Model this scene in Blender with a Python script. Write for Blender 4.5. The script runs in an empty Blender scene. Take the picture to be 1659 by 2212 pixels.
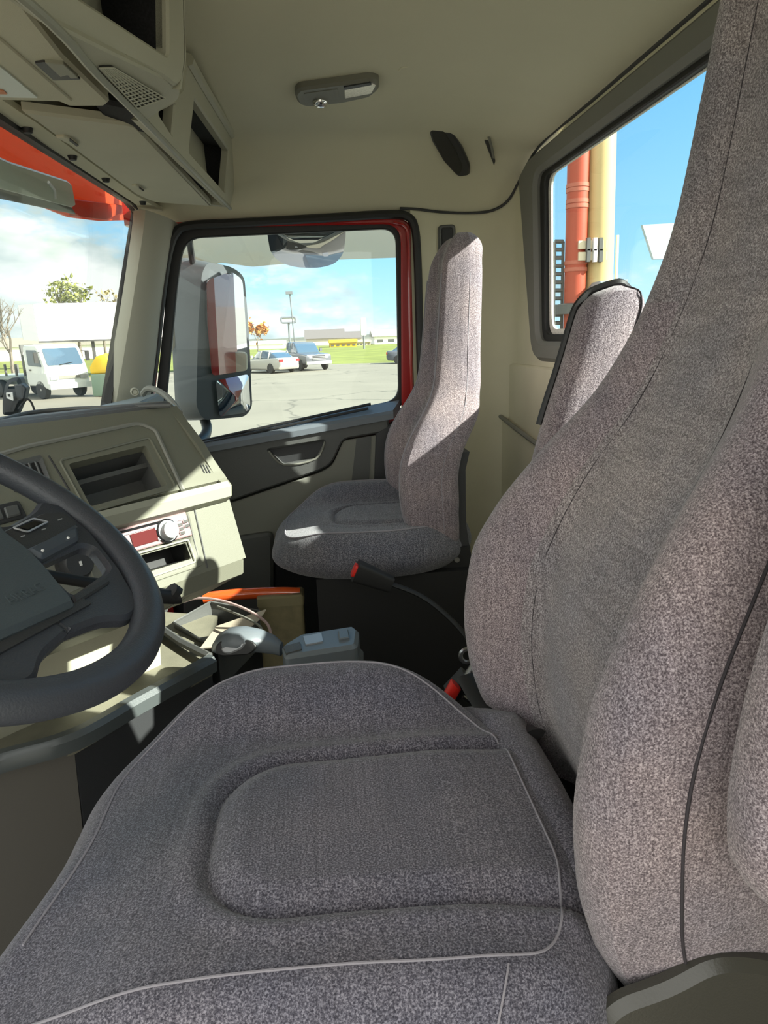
import bpy, bmesh, math, random
from mathutils import Vector, Matrix, geometry, noise
random.seed(7)
PI = math.pi
# ------------------------------------------------------------------ camera
W_, H_ = 1659, 2212
FPX = 1480.0
PITCH, YAW, ROLL = math.radians(14.5), math.radians(4.9), math.radians(1.9)
CAM = Vector((0, 0, 2.25))
FW = Vector((math.sin(YAW)*math.cos(PITCH), math.cos(YAW)*math.cos(PITCH), -math.sin(PITCH)))
_r0 = Vector((math.cos(YAW), -math.sin(YAW), 0)); _u0 = _r0.cross(FW)
RT = math.cos(ROLL)*_r0 - math.sin(ROLL)*_u0
UP = math.cos(ROLL)*_u0 + math.sin(ROLL)*_r0
cd = bpy.data.cameras.new('camera'); cam = bpy.data.objects.new('camera', cd)
COL = bpy.context.scene.collection
COL.objects.link(cam)
cd.sensor_fit = 'VERTICAL'; cd.sensor_height = 36.0; cd.lens = 36.0*FPX/H_
cd.clip_start = 0.02; cd.clip_end = 3000
cam.matrix_world = Matrix(((RT.x, UP.x, -FW.x, CAM.x), (RT.y, UP.y, -FW.y, CAM.y), (RT.z, UP.z, -FW.z, CAM.z), (0, 0, 0, 1)))
bpy.context.scene.camera = cam

# ------------------------------------------------------------------ light
sc = bpy.context.scene
sc.view_settings.view_transform = 'Standard'; sc.view_settings.look = 'None'
sc.view_settings.gamma = 1.0; sc.view_settings.use_curve_mapping = False
sc.view_settings.exposure = 0.62
SUN_DIR = Vector((1.0, -0.43, 0.71)).normalized()
sl = bpy.data.lights.new('sun', 'SUN'); so = bpy.data.objects.new('sun', sl); COL.objects.link(so)
sl.energy = 12.5; sl.angle = math.radians(0.55); sl.color = (1.0, 0.95, 0.86)
so.rotation_euler = SUN_DIR.to_track_quat('Z', 'Y').to_euler(); so.location = (6, -4, 8)
SKY_FILL = 1.8          # extra sky brightness behind the camera, added to light the cab
wd = bpy.data.worlds.new('sky'); sc.world = wd; wd.use_nodes = True
nt = wd.node_tree; nt.nodes.clear()
def N(tree, t, **k):
    n = tree.nodes.new(t)
    for a, b in k.items(): setattr(n, a, b)
    return n
def ramp(tree, pts, interp='LINEAR'):
    n = N(tree, 'ShaderNodeValToRGB'); cr = n.color_ramp; cr.interpolation = interp
    while len(cr.elements) < len(pts): cr.elements.new(0.5)
    for e, (p, c) in zip(cr.elements, pts):
        e.position = p; e.color = (*c, 1) if len(c) == 3 else c
    return n
tc = N(nt, 'ShaderNodeTexCoord'); sep = N(nt, 'ShaderNodeSeparateXYZ'); L = nt.links.new
L(tc.outputs['Generated'], sep.inputs[0])
base = ramp(nt, [(0.0, (0.62, 0.88, 0.98)), (0.10, (0.36, 0.72, 0.98)), (0.30, (0.19, 0.53, 0.90)), (1.0, (0.10, 0.36, 0.80))])
L(sep.outputs['Z'], base.inputs[0])
mp = N(nt, 'ShaderNodeMapping'); mp.inputs['Scale'].default_value = (1, 1, 2.6)
L(tc.outputs['Generated'], mp.inputs[0])
nz = N(nt, 'ShaderNodeTexNoise'); nz.inputs['Scale'].default_value = 3.4; nz.inputs['Detail'].default_value = 7; nz.inputs['Roughness'].default_value = 0.62
L(mp.outputs[0], nz.inputs['Vector'])
# more cloud low down and ahead of the truck (-x), clearer towards the back of the truck
lowb = ramp(nt, [(0.0, (0.20,)*3), (0.10, (0.12,)*3), (0.20, (0.0,)*3), (1.0, (-0.05,)*3)])
L(sep.outputs['Z'], lowb.inputs[0])
ahead = N(nt, 'ShaderNodeMapRange'); ahead.inputs['From Min'].default_value = 0.32; ahead.inputs['From Max'].default_value = -0.42
ahead.inputs['To Min'].default_value = -0.24; ahead.inputs['To Max'].default_value = 0.16
L(sep.outputs['X'], ahead.inputs[0])
a1 = N(nt, 'ShaderNodeMath', operation='ADD'); L(nz.outputs['Fac'], a1.inputs[0]); L(lowb.outputs[0], a1.inputs[1])
a2 = N(nt, 'ShaderNodeMath', operation='ADD'); L(a1.outputs[0], a2.inputs[0]); L(ahead.outputs[0], a2.inputs[1])
cm = ramp(nt, [(0.0, (0, 0, 0)), (0.53, (0, 0, 0)), (0.64, (1, 1, 1)), (1.0, (1, 1, 1))]); L(a2.outputs[0], cm.inputs[0])
nz2 = N(nt, 'ShaderNodeTexNoise'); nz2.inputs['Scale'].default_value = 6.0; nz2.inputs['Detail'].default_value = 5
L(mp.outputs[0], nz2.inputs['Vector'])
cc = ramp(nt, [(0.0, (0.42, 0.52, 0.55)), (0.42, (0.55, 0.66, 0.68)), (0.56, (0.95, 0.98, 0.98)), (1.0, (1.0, 1.0, 1.0))]); L(nz2.outputs['Fac'], cc.inputs[0])
mx = N(nt, 'ShaderNodeMix', data_type='RGBA'); L(cm.outputs[0], mx.inputs['Factor']); L(base.outputs[0], mx.inputs['A']); L(cc.outputs[0], mx.inputs['B'])
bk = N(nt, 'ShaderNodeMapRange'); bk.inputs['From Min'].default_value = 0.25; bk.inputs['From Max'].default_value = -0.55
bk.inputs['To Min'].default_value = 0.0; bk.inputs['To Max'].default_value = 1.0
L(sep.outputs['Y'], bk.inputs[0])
haze_fill = N(nt, 'ShaderNodeMix', data_type='RGBA'); L(bk.outputs[0], haze_fill.inputs['Factor']); L(mx.outputs['Result'], haze_fill.inputs['A'])  # blends the added fill brightness into the sky towards -y
haze_fill.inputs['B'].default_value = (0.98*SKY_FILL, 0.98*SKY_FILL, 0.93*SKY_FILL, 1)
bg = N(nt, 'ShaderNodeBackground'); bg.inputs['Strength'].default_value = 0.95
L(haze_fill.outputs['Result'], bg.inputs['Color'])
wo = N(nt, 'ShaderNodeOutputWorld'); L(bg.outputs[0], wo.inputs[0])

# ------------------------------------------------------------------ helpers
def ray(px, py): return FW*FPX + RT*(px - W_/2) - UP*(py - H_/2)
def P(px, py, x=None, y=None, z=None):
    d = ray(px, py)
    t = (x - CAM.x)/d.x if x is not None else (y - CAM.y)/d.y if y is not None else (z - CAM.z)/d.z
    return CAM + d*t
def PP(px, py, o, n):
    d = ray(px, py); return CAM + d*((o - CAM).dot(n)/d.dot(n))
def proj_px(p):
    d = p - CAM; k = FPX/d.dot(FW); return W_/2+k*d.dot(RT), H_/2-k*d.dot(UP)
def TR(pts, o, n): return [PP(a, b, o, n) for a, b in pts]
def TX(pts, **k): return [P(a, b, **k) for a, b in pts]
def drv(pts, idx, dy):      # carry the given corners on towards the driver's side
    for i in idx: pts[i] = pts[i]+Vector((0, -dy, 0))
    return pts

def rnd(pts, r, seg=5):
    """round the corners of a closed 3-D polygon; r may be one number or one per corner"""
    out = []; n = len(pts)
    for i, p in enumerate(pts):
        rr = r[i] if isinstance(r, (list, tuple)) else r
        a, b = pts[i-1] - p, pts[(i+1) % n] - p
        la, lb = a.length, b.length
        if rr <= 0 or la < 1e-6 or lb < 1e-6: out.append(p.copy()); continue
        rr = min(rr, la*.48, lb*.48)
        s, e = p + a/la*rr, p + b/lb*rr
        for k in range(seg+1):
            t = k/seg
            out.append(s*(1-t)**2 + p*2*t*(1-t) + e*t*t)
    return out

def org(o):
    v = Vector((0, 0, 0))
    while o is not None: v = v + o.location; o = o.parent
    return v

def obj(name, vf, mat, parent=None, smooth=True, recenter=True, auto=40):
    """one mesh object from (verts, faces[, face material indices]) given in world space"""
    vs, fs = vf[0], vf[1]
    me = bpy.data.meshes.new(name)
    vs = [Vector(v) for v in vs]
    if parent is None and recenter and vs:
        lo = Vector((min(v.x for v in vs), min(v.y for v in vs), min(v.z for v in vs)))
        hi = Vector((max(v.x for v in vs), max(v.y for v in vs), max(v.z for v in vs)))
        o0 = Vector(((lo.x+hi.x)/2, (lo.y+hi.y)/2, lo.z))
    else: o0 = org(parent)
    me.from_pydata([v - o0 for v in vs], [], fs)
    mats = mat if isinstance(mat, (list, tuple)) else [mat]
    for m in mats: me.materials.append(m)
    if len(vf) > 2:
        for p, i in zip(me.polygons, vf[2]): p.material_index = i
    bm = bmesh.new(); bm.from_mesh(me); bmesh.ops.recalc_face_normals(bm, faces=bm.faces)
    if smooth:
        for f in bm.faces: f.smooth = True
        for e in bm.edges:
            if len(e.link_faces) == 2 and e.calc_face_angle(0) > math.radians(auto): e.smooth = False
    bm.to_mesh(me); bm.free(); me.update()
    o = bpy.data.objects.new(name, me); COL.objects.link(o)
    if parent is None: o.location = o0
    else: o.parent = parent
    return o
def empty(name, loc, label=None, cat=None, group=None, kind=None):
    o = bpy.data.objects.new(name, None); COL.objects.link(o); o.location = loc; o.empty_display_size = 0.1
    return tag(o, label, cat, group, kind)
def tag(o, label=None, cat=None, group=None, kind=None):
    for k, v in (('label', label), ('category', cat), ('group', group), ('kind', kind)):
        if v: o[k] = v
    return o
def struct(o, label=None, cat=None): return tag(o, label, cat, None, 'structure')

class MB:
    """collects shapes into one mesh"""
    def __init__(s): s.v = []; s.f = []; s.m = []; s.cur = 0
    def add(s, v, f):
        b = len(s.v); s.v += [Vector(p) for p in v]; s.f += [[i+b for i in q] for q in f]; s.m += [s.cur]*len(f); return s
    def get(s): return s.v, s.f, s.m
    def box(s, lo, hi, M=None):
        x0, y0, z0 = lo; x1, y1, z1 = hi
        v = [Vector(p) for p in ((x0,y0,z0),(x1,y0,z0),(x1,y1,z0),(x0,y1,z0),(x0,y0,z1),(x1,y0,z1),(x1,y1,z1),(x0,y1,z1))]
        if M is not None: v = [M @ p for p in v]
        return s.add(v, [(0,3,2,1),(4,5,6,7),(0,1,5,4),(1,2,6,5),(2,3,7,6),(3,0,4,7)])
    def tube(s, pts, r, seg=8, closed=False, sq=1.0, upv=None):
        pts = [Vector(p) for p in pts]; n = len(pts); b = len(s.v)
        rings = []; nrm = None
        for i in range(n):
            if closed: t = pts[(i+1) % n] - pts[i-1]
            else: t = pts[min(i+1, n-1)] - pts[max(i-1, 0)]
            t.normalize()
            if upv is not None: nrm = (upv - t*upv.dot(t)).normalized()
            elif nrm is None:
                a = Vector((0, 0, 1)) if abs(t.z) < .9 else Vector((1, 0, 0))
                nrm = (a - t*a.dot(t)).normalized()
            else:
                nrm = nrm - t*nrm.dot(t); nrm.normalize()
            bn = t.cross(nrm); rr = r[i] if isinstance(r, (list, tuple)) else r
            rings.append([pts[i] + (nrm*math.cos(2*PI*k/seg)*sq + bn*math.sin(2*PI*k/seg))*rr for k in range(seg)])
        return s.loft(rings, closed)
    def loft(s, rings, closed=False, caps=True, ringclosed=True):
        b = len(s.v); m = len(rings[0]); n = len(rings); f = []
        for i in range(n if closed else n-1):
            j = (i+1) % n
            for k in range(m if ringclosed else m-1):
                l = (k+1) % m; f.append((b+i*m+k, b+i*m+l, b+j*m+l, b+j*m+k))
        if not closed and caps and ringclosed:
            f.append(tuple(b+k for k in reversed(range(m)))); f.append(tuple(b+(n-1)*m+k for k in range(m)))
        s.v += [Vector(p) for q in rings for p in q]; s.f += f; s.m += [s.cur]*len(f); return s
    def lathe(s, prof, M, seg=24):
        """profile of (radius, height) about local z of matrix M"""
        rings = [[M @ Vector((max(r, 1e-5)*math.cos(2*PI*k/seg), max(r, 1e-5)*math.sin(2*PI*k/seg), h)) for k in range(seg)] for r, h in prof]
        return s.loft(rings)
    def plate(s, outer, nrm, th, holes=(), bev=0.0):
        """flat panel with holes: front face on the polygon, th behind it (against nrm); bev = chamfer"""
        nrm = nrm.normalized()
        loops = [list(outer)] + [list(h) for h in holes]
        def inset(lp, d, sign):
            n = len(lp); area = Vector((0, 0, 0)); o = lp[0]
            for i in range(n): area += (lp[i]-o).cross(lp[(i+1) % n]-o)
            sg = 1 if area.dot(nrm) > 0 else -1
            out = []
            for i in range(n):
                a = (lp[i]-lp[i-1]); c = (lp[(i+1) % n]-lp[i])
                a = a.normalized() if a.length > 1e-9 else c.normalized(); c = c.normalized() if c.length > 1e-9 else a
                q = nrm.cross((a+c)); q = q.normalized() if q.length > 1e-9 else nrm.cross(a)
                out.append(lp[i] + q*d*sg*sign)
            return out
        front = [inset(lp, bev, 1 if i == 0 else -1) if bev else lp for i, lp in enumerate(loops)]
        flat = [p for lp in front for p in lp]
        tris = geometry.tessellate_polygon(front)
        s.add(flat, [list(t) for t in tris])
        mids = [[p - nrm*bev for p in lp] for lp in loops]; backs = [[p - nrm*th for p in lp] for lp in loops]
        for fr, mi, ba in zip(front, mids, backs):
            s.loft([fr, mi, ba] if bev else [fr, ba], caps=False)
        flatb = [p for lp in backs for p in lp]
        s.add(flatb, [list(reversed(t)) for t in tris]); return s
def weld(vf):
    """merge doubles"""
    key = {}; idx = []; vs = []
    for v in vf[0]:
        k = (round(v[0], 5), round(v[1], 5), round(v[2], 5))
        if k not in key: key[k] = len(vs); vs.append(v)
        idx.append(key[k])
    fs, ms = [], []
    for f, m in zip(vf[1], vf[2]):
        g = []
        for i in f:
            j = idx[i]
            if j not in g: g.append(j)
        if len(g) > 2: fs.append(g); ms.append(m)
    return vs, fs, ms
def plate(name, outer, nrm, th, mat, parent=None, holes=(), bev=0.0, **k):
    return obj(name, weld(MB().plate(outer, nrm, th, holes, bev).get()), mat, parent, auto=30, **k)
def tubeo(name, pts, r, mat, parent=None, seg=8, **k): return obj(name, MB().tube(pts, r, seg, **k).get(), mat, parent)
def catmull(pts, n=6, closed=False):
    pts = [Vector(p) for p in pts]; out = []; m = len(pts)
    for i in range(m if closed else m-1):
        p0 = pts[i-1] if (closed or i > 0) else pts[0]; p1 = pts[i]; p2 = pts[(i+1) % m]
        p3 = pts[(i+2) % m] if (closed or i+2 < m) else pts[-1]
        for k in range(n):
            t = k/n
            out.append(0.5*((2*p1)+(p2-p0)*t+(2*p0-5*p1+4*p2-p3)*t*t+(3*p1-p0-3*p2+p3)*t**3))
    if not closed: out.append(pts[-1])
    return out
def interp(tab, x):
    """smooth (pchip-like) table lookup"""
    if x <= tab[0][0]: return tab[0][1]
    if x >= tab[-1][0]: return tab[-1][1]
    for i in range(len(tab)-1):
        if tab[i][0] <= x <= tab[i+1][0]:
            x0, y0 = tab[i]; x1, y1 = tab[i+1]; h = x1-x0; t = (x-x0)/h
            def sl(j):
                if j <= 0 or j >= len(tab)-1: return (tab[min(j+1, len(tab)-1)][1]-tab[max(j-1, 0)][1])/(tab[min(j+1, len(tab)-1)][0]-tab[max(j-1, 0)][0])
                a = (tab[j][1]-tab[j-1][1])/(tab[j][0]-tab[j-1][0]); b = (tab[j+1][1]-tab[j][1])/(tab[j+1][0]-tab[j][0])
                return 0 if a*b <= 0 else 2*a*b/(a+b)
            m0, m1 = sl(i)*h, sl(i+1)*h
            return (2*t**3-3*t*t+1)*y0+(t**3-2*t*t+t)*m0+(-2*t**3+3*t*t)*y1+(t**3-t*t)*m1
def sstep(a, b, x):
    t = max(0, min(1, (x-a)/(b-a))); return t*t*(3-2*t)

# ------------------------------------------------------------------ materials
MATS = {}
def mat(name, col, rough=0.6, metal=0.0, nscale=0, namt=0.0, bump=0.0, bscale=0, spec=0.5, emit=None, alpha=None, coat=0.0):
    if name in MATS: return MATS[name]
    m = bpy.data.materials.new(name); m.use_nodes = True; t = m.node_tree; b = t.nodes['Principled BSDF']
    b.inputs['Base Color'].default_value = (*col, 1); b.inputs['Roughness'].default_value = rough; b.inputs['Metallic'].default_value = metal
    b.inputs['Specular IOR Level'].default_value = spec; b.inputs['Coat Weight'].default_value = coat
    co = t.nodes.new('ShaderNodeTexCoord')
    if nscale:
        n = N(t, 'ShaderNodeTexNoise'); n.inputs['Scale'].default_value = nscale; n.inputs['Detail'].default_value = 5
        t.links.new(co.outputs['Object'], n.inputs['Vector'])
        r = ramp(t, [(0.25, tuple(c*(1-namt) for c in col)), (0.75, tuple(min(1, c*(1+namt)) for c in col))])
        t.links.new(n.outputs['Fac'], r.inputs[0]); t.links.new(r.outputs[0], b.inputs['Base Color'])
    if bump:
        n = N(t, 'ShaderNodeTexNoise'); n.inputs['Scale'].default_value = bscale or 400; n.inputs['Detail'].default_value = 3
        t.links.new(co.outputs['Object'], n.inputs['Vector'])
        bp = N(t, 'ShaderNodeBump'); bp.inputs['Strength'].default_value = bump; bp.inputs['Distance'].default_value = 0.002
        t.links.new(n.outputs['Fac'], bp.inputs['Height']); t.links.new(bp.outputs[0], b.inputs['Normal'])
    if emit:
        b.inputs['Emission Color'].default_value = (*emit[0], 1); b.inputs['Emission Strength'].default_value = emit[1]
    MATS[name] = m; return m
def glassmat(name, tint, gloss=0.06, rough=0.0, haze_fill=None):
    """thin sheet of glass: lets light straight through (tinted) with a fresnel-like reflection"""
    m = bpy.data.materials.new(name); m.use_nodes = True; t = m.node_tree; t.nodes.clear()
    tr = N(t, 'ShaderNodeBsdfTransparent'); tr.inputs[0].default_value = (*tint, 1)
    gl = N(t, 'ShaderNodeBsdfGlossy'); gl.inputs['Roughness'].default_value = rough
    lw = N(t, 'ShaderNodeLayerWeight'); lw.inputs['Blend'].default_value = 0.5
    pw = N(t, 'ShaderNodeMath', operation='POWER'); pw.inputs[1].default_value = 4.0
    t.links.new(lw.outputs['Facing'], pw.inputs[0])
    mr = N(t, 'ShaderNodeMapRange'); mr.inputs['To Min'].default_value = gloss; mr.inputs['To Max'].default_value = 0.45
    t.links.new(pw.outputs[0], mr.inputs[0])
    mi = N(t, 'ShaderNodeMixShader'); t.links.new(mr.outputs[0], mi.inputs[0]); t.links.new(tr.outputs[0], mi.inputs[1]); t.links.new(gl.outputs[0], mi.inputs[2])
    last = mi
    if haze_fill:
        df = N(t, 'ShaderNodeBsdfDiffuse'); df.inputs[0].default_value = (*haze_fill[0], 1)
        tl = N(t, 'ShaderNodeBsdfTranslucent'); tl.inputs[0].default_value = (*haze_fill[0], 1)
        ad = N(t, 'ShaderNodeMixShader'); ad.inputs[0].default_value = 0.5
        t.links.new(df.outputs[0], ad.inputs[1]); t.links.new(tl.outputs[0], ad.inputs[2])
        m2 = N(t, 'ShaderNodeMixShader'); m2.inputs[0].default_value = haze_fill[1]
        t.links.new(mi.outputs[0], m2.inputs[1]); t.links.new(ad.outputs[0], m2.inputs[2]); last = m2
    o = N(t, 'ShaderNodeOutputMaterial'); t.links.new(last.outputs[0], o.inputs[0]); return m
def fabric(name, dark, mid, light, scale=420, stretch=(1, 1, 1), warm=None, stain=False):
    m = bpy.data.materials.new(name); m.use_nodes = True; t = m.node_tree; b = t.nodes['Principled BSDF']
    b.inputs['Roughness'].default_value = 0.95; b.inputs['Specular IOR Level'].default_value = 0.15
    b.inputs['Sheen Weight'].default_value = 0.25; b.inputs['Sheen Roughness'].default_value = 0.5
    co = N(t, 'ShaderNodeTexCoord'); ma = N(t, 'ShaderNodeMapping'); ma.inputs['Scale'].default_value = stretch
    t.links.new(co.outputs['Object'], ma.inputs[0])
    n = N(t, 'ShaderNodeTexNoise'); n.inputs['Scale'].default_value = scale; n.inputs['Detail'].default_value = 3; n.inputs['Roughness'].default_value = 0.7
    t.links.new(ma.outputs[0], n.inputs['Vector'])
    r = ramp(t, [(0.36, dark), (0.5, mid), (0.64, light)]); t.links.new(n.outputs['Fac'], r.inputs[0])
    # slow heather variation
    n2 = N(t, 'ShaderNodeTexNoise'); n2.inputs['Scale'].default_value = 9; n2.inputs['Detail'].default_value = 3
    t.links.new(co.outputs['Object'], n2.inputs['Vector'])
    r2 = ramp(t, [(0.3, (0.80, 0.82, 0.88)), (0.7, (1.12, 1.08, 1.05))]); t.links.new(n2.outputs['Fac'], r2.inputs[0])
    mu = N(t, 'ShaderNodeMix', data_type='RGBA', blend_type='MULTIPLY'); mu.inputs['Factor'].default_value = 1
    t.links.new(r.outputs[0], mu.inputs['A']); t.links.new(r2.outputs[0], mu.inputs['B']); out = mu.outputs['Result']
    # long knit streaks
    ms = N(t, 'ShaderNodeMapping'); ms.inputs['Scale'].default_value = (330, 12, 12) if stretch[0] >= stretch[1] else (12, 330, 330)
    t.links.new(co.outputs['Object'], ms.inputs[0])
    n3 = N(t, 'ShaderNodeTexNoise'); n3.inputs['Scale'].default_value = 1; n3.inputs['Detail'].default_value = 2; t.links.new(ms.outputs[0], n3.inputs['Vector'])
    r3 = ramp(t, [(0.3, (0.84,)*3), (0.7, (1.14,)*3)]); t.links.new(n3.outputs['Fac'], r3.inputs[0])
    m3 = N(t, 'ShaderNodeMix', data_type='RGBA', blend_type='MULTIPLY'); m3.inputs['Factor'].default_value = 1
    t.links.new(out, m3.inputs['A']); t.links.new(r3.outputs[0], m3.inputs['B']); out = m3.outputs['Result']
    if stain:
        vd = N(t, 'ShaderNodeVectorMath', operation='DISTANCE'); t.links.new(co.outputs['Object'], vd.inputs[0]); vd.inputs[1].default_value = stain
        n4 = N(t, 'ShaderNodeTexNoise'); n4.inputs['Scale'].default_value = 22; n4.inputs['Detail'].default_value = 4; t.links.new(co.outputs['Object'], n4.inputs['Vector'])
        mm = N(t, 'ShaderNodeMath', operation='MULTIPLY_ADD'); t.links.new(n4.outputs['Fac'], mm.inputs[0]); mm.inputs[1].default_value = 0.16; t.links.new(vd.outputs['Value'], mm.inputs[2])
        r4 = ramp(t, [(0.10, (0.70, 0.76, 0.76)), (0.24, (1, 1, 1))]); t.links.new(mm.outputs[0], r4.inputs[0])
        m4 = N(t, 'ShaderNodeMix', data_type='RGBA', blend_type='MULTIPLY'); m4.inputs['Factor'].default_value = 1
        t.links.new(out, m4.inputs['A']); t.links.new(r4.outputs[0], m4.inputs['B']); out = m4.outputs['Result']
    t.links.new(out, b.inputs['Base Color'])
    bp = N(t, 'ShaderNodeBump'); bp.inputs['Strength'].default_value = 0.5; bp.inputs['Distance'].default_value = 0.0015
    t.links.new(n.outputs['Fac'], bp.inputs['Height']); t.links.new(bp.outputs[0], b.inputs['Normal'])
    MATS[name] = m; return m

M_HEAD = mat('headliner_cloth', (0.64, 0.61, 0.45), 0.95, nscale=3, namt=0.04, bump=0.15, bscale=600)
M_WALL = mat('beige_wall_vinyl', (0.62, 0.59, 0.43), 0.8, nscale=4, namt=0.07, bump=0.15, bscale=500)
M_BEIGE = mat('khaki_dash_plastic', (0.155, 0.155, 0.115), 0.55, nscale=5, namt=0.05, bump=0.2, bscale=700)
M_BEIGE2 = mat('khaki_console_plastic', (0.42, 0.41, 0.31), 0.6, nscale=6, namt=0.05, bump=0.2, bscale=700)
M_VISOR = mat('visor_vinyl', (0.56, 0.54, 0.41), 0.7, nscale=6, namt=0.05, bump=0.15, bscale=600)
M_PILLAR = mat('grey_pillar_plastic', (0.36, 0.35, 0.28), 0.6, bump=0.1)
M_GREY = mat('grey_plastic', (0.20, 0.20, 0.17), 0.6, bump=0.2, bscale=600)
M_DGREY = mat('dark_grey_plastic', (0.088, 0.09, 0.086), 0.5, bump=0.25, bscale=500)
M_CHAR = mat('charcoal_plastic', (0.035, 0.036, 0.038), 0.45, bump=0.2, bscale=500)
M_WHEEL = mat('steering_wheel_vinyl', (0.045, 0.05, 0.06), 0.42, bump=0.3, bscale=450)
M_HUB = mat('steering_hub_plastic', (0.058, 0.074, 0.082), 0.5, bump=0.25, bscale=500)
M_BLACK = mat('black_rubber', (0.012, 0.012, 0.012), 0.55)
M_GLOSSB = mat('gloss_black', (0.01, 0.01, 0.011), 0.15)
M_NET = mat('black_net', (0.012, 0.012, 0.013), 0.9, nscale=300, namt=0.6)
M_RED = mat('red_body_paint', (0.32, 0.012, 0.010), 0.25, coat=0.6)
M_REDBTN = mat('red_button', (0.75, 0.03, 0.02), 0.35)
M_CHROME = mat('chrome', (0.8, 0.8, 0.8), 0.18, 1.0)
M_SILVER = mat('silver_plastic', (0.40, 0.41, 0.42), 0.35, 0.3)
M_STEEL = mat('steel', (0.35, 0.35, 0.35), 0.35, 1.0)
M_WHITE = mat('white_paint', (0.85, 0.85, 0.83), 0.4)
M_FLOOR = mat('floor_mat_rubber', (0.02, 0.02, 0.02), 0.8, bump=0.4, bscale=120)
M_SEAL = mat('white_sealant', (0.75, 0.74, 0.66), 0.9, bump=0.8, bscale=260, nscale=200, namt=0.2)
M_FRAME = mat('grey_window_trim', (0.17, 0.17, 0.15), 0.55, bump=0.15)
M_SILL = mat('blue_grey_sill', (0.14, 0.16, 0.18), 0.4)
M_GLASS = glassmat('clear_glass', (0.90, 0.94, 0.93), 0.02)
M_GLASSW = glassmat('windshield_glass', (0.93, 0.95, 0.93), 0.02)
M_ACRY = glassmat('smoky_acrylic', (0.62, 0.66, 0.62), 0.10, 0.02, ((0.50, 0.46, 0.36), 0.45))
M_MIRROR = mat('mirror_glass', (0.60, 0.62, 0.64), 0.02, 1.0)
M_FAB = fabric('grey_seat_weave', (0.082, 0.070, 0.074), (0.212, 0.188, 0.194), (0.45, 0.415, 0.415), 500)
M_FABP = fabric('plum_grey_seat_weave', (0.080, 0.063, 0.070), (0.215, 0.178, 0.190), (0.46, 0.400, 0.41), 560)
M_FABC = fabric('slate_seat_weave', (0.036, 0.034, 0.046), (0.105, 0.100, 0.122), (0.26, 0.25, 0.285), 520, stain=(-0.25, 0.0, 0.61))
M_PIPE = mat('piping_cord', (0.26, 0.245, 0.27), 0.9, bump=0.4, bscale=500)
M_PIPED = mat('dark_stitch', (0.035, 0.03, 0.035), 0.9)

# ------------------------------------------------------------------ the cab shell
CZ = 2.85; YS = 2.5; XR = 0.69
def ceil_z(x, y):
    side = CZ - 0.62*max(0, y-2.20) - 0.2*max(0, y-2.40)
    rear = CZ - 0.20*max(0, x-0.34)
    front = CZ - 0.69*max(0, -0.30-x)
    z = CZ; k = 0.05
    for q in (side, rear, front):
        h = max(0, min(1, .5+.5*(z-q)/k)); z = z*(1-h)+q*h - k*h*(1-h)
    return z
def build_ceiling():
    mb = MB(); nx, ny = 70, 90; vs = []
    x0, x1, y0, y1 = -0.562, XR+0.02, -0.15, YS+0.01
    for side in (0, 0.04):
        for i in range(nx+1):
            for j in range(ny+1):
                x = x0+(x1-x0)*i/nx; y = y0+(y1-y0)*j/ny
                vs.append((x, y, ceil_z(x, y)+side))
    M = (nx+1)*(ny+1); f = []
    I = lambda i, j, s=0: s*M+i*(ny+1)+j
    for i in range(nx):
        for j in range(ny):
            f.append((I(i,j), I(i+1,j), I(i+1,j+1), I(i,j+1))); f.append((I(i,j,1), I(i,j+1,1), I(i+1,j+1,1), I(i+1,j,1)))
    for i in range(nx):
        for j in (0, ny): f.append((I(i,j), I(i,j,1), I(i+1,j,1), I(i+1,j)))
    for j in range(ny):
        for i in (0, nx): f.append((I(i,j), I(i,j+1), I(i,j+1,1), I(i,j,1)))
    mb.add(vs, f)
    return struct(obj('ceiling', mb.get(), M_HEAD, recenter=False))
ceiling = build_ceiling()
struct(obj('floor', MB().box((-1.0, 0.05, 1.08), (XR+0.03, YS+0.03, 1.12)).get(), M_FLOOR, smooth=False, recenter=False))

# rear wall with its window
zt, zb = 2.685, 2.245
win = [Vector((XR, y, z)) for y, z in ((0.42, zb), (2.135, zb), (2.135, zt), (0.42, zt))]
win_hole = rnd([Vector((XR, 0.35, 2.175)), Vector((XR, 2.205, 2.175)), Vector((XR, 2.30, 2.735)), Vector((XR, 0.35, 2.735))], 0.06, 6)
seam = [Vector((XR, y, ceil_z(XR, y)+0.01)) for y in (2.40, 1.8, 1.2, .6, -.02)]
outer = [Vector((XR, -0.02, 1.12)), Vector((XR, 2.40, 1.12)), Vector((XR, 2.40, 2.71))] + seam
wall_rear = struct(plate('wall_rear', outer, Vector((-1, 0, 0)), 0.03, M_WALL, holes=[win_hole], recenter=False))
# passenger side wall behind the door, with the rounded corner into the rear wall
cp = [(0.335, 2.475), (0.36, 2.482), (0.45, 2.495), (0.55, 2.50)] + [(XR-0.10+0.10*math.sin(a), 2.40+0.10*math.cos(a)) for a in [k*PI/16 for k in range(9)]]
mb = MB(); rings = []
for z in [1.12+0.1*k for k in range(16)]+[2.72]:
    zz = min(z, 2.72)
    rings.append([Vector((x, y, min(zz, ceil_z(x, min(y, 2.5))+0.012))) for x, y in cp] + [Vector((x+.03, y+.03, min(zz, ceil_z(x, min(y, 2.5))+0.012))) for x, y in reversed(cp)])
mb.loft(rings)
wall_side = struct(obj('wall_passenger', mb.get(), M_WALL, recenter=False))
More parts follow.
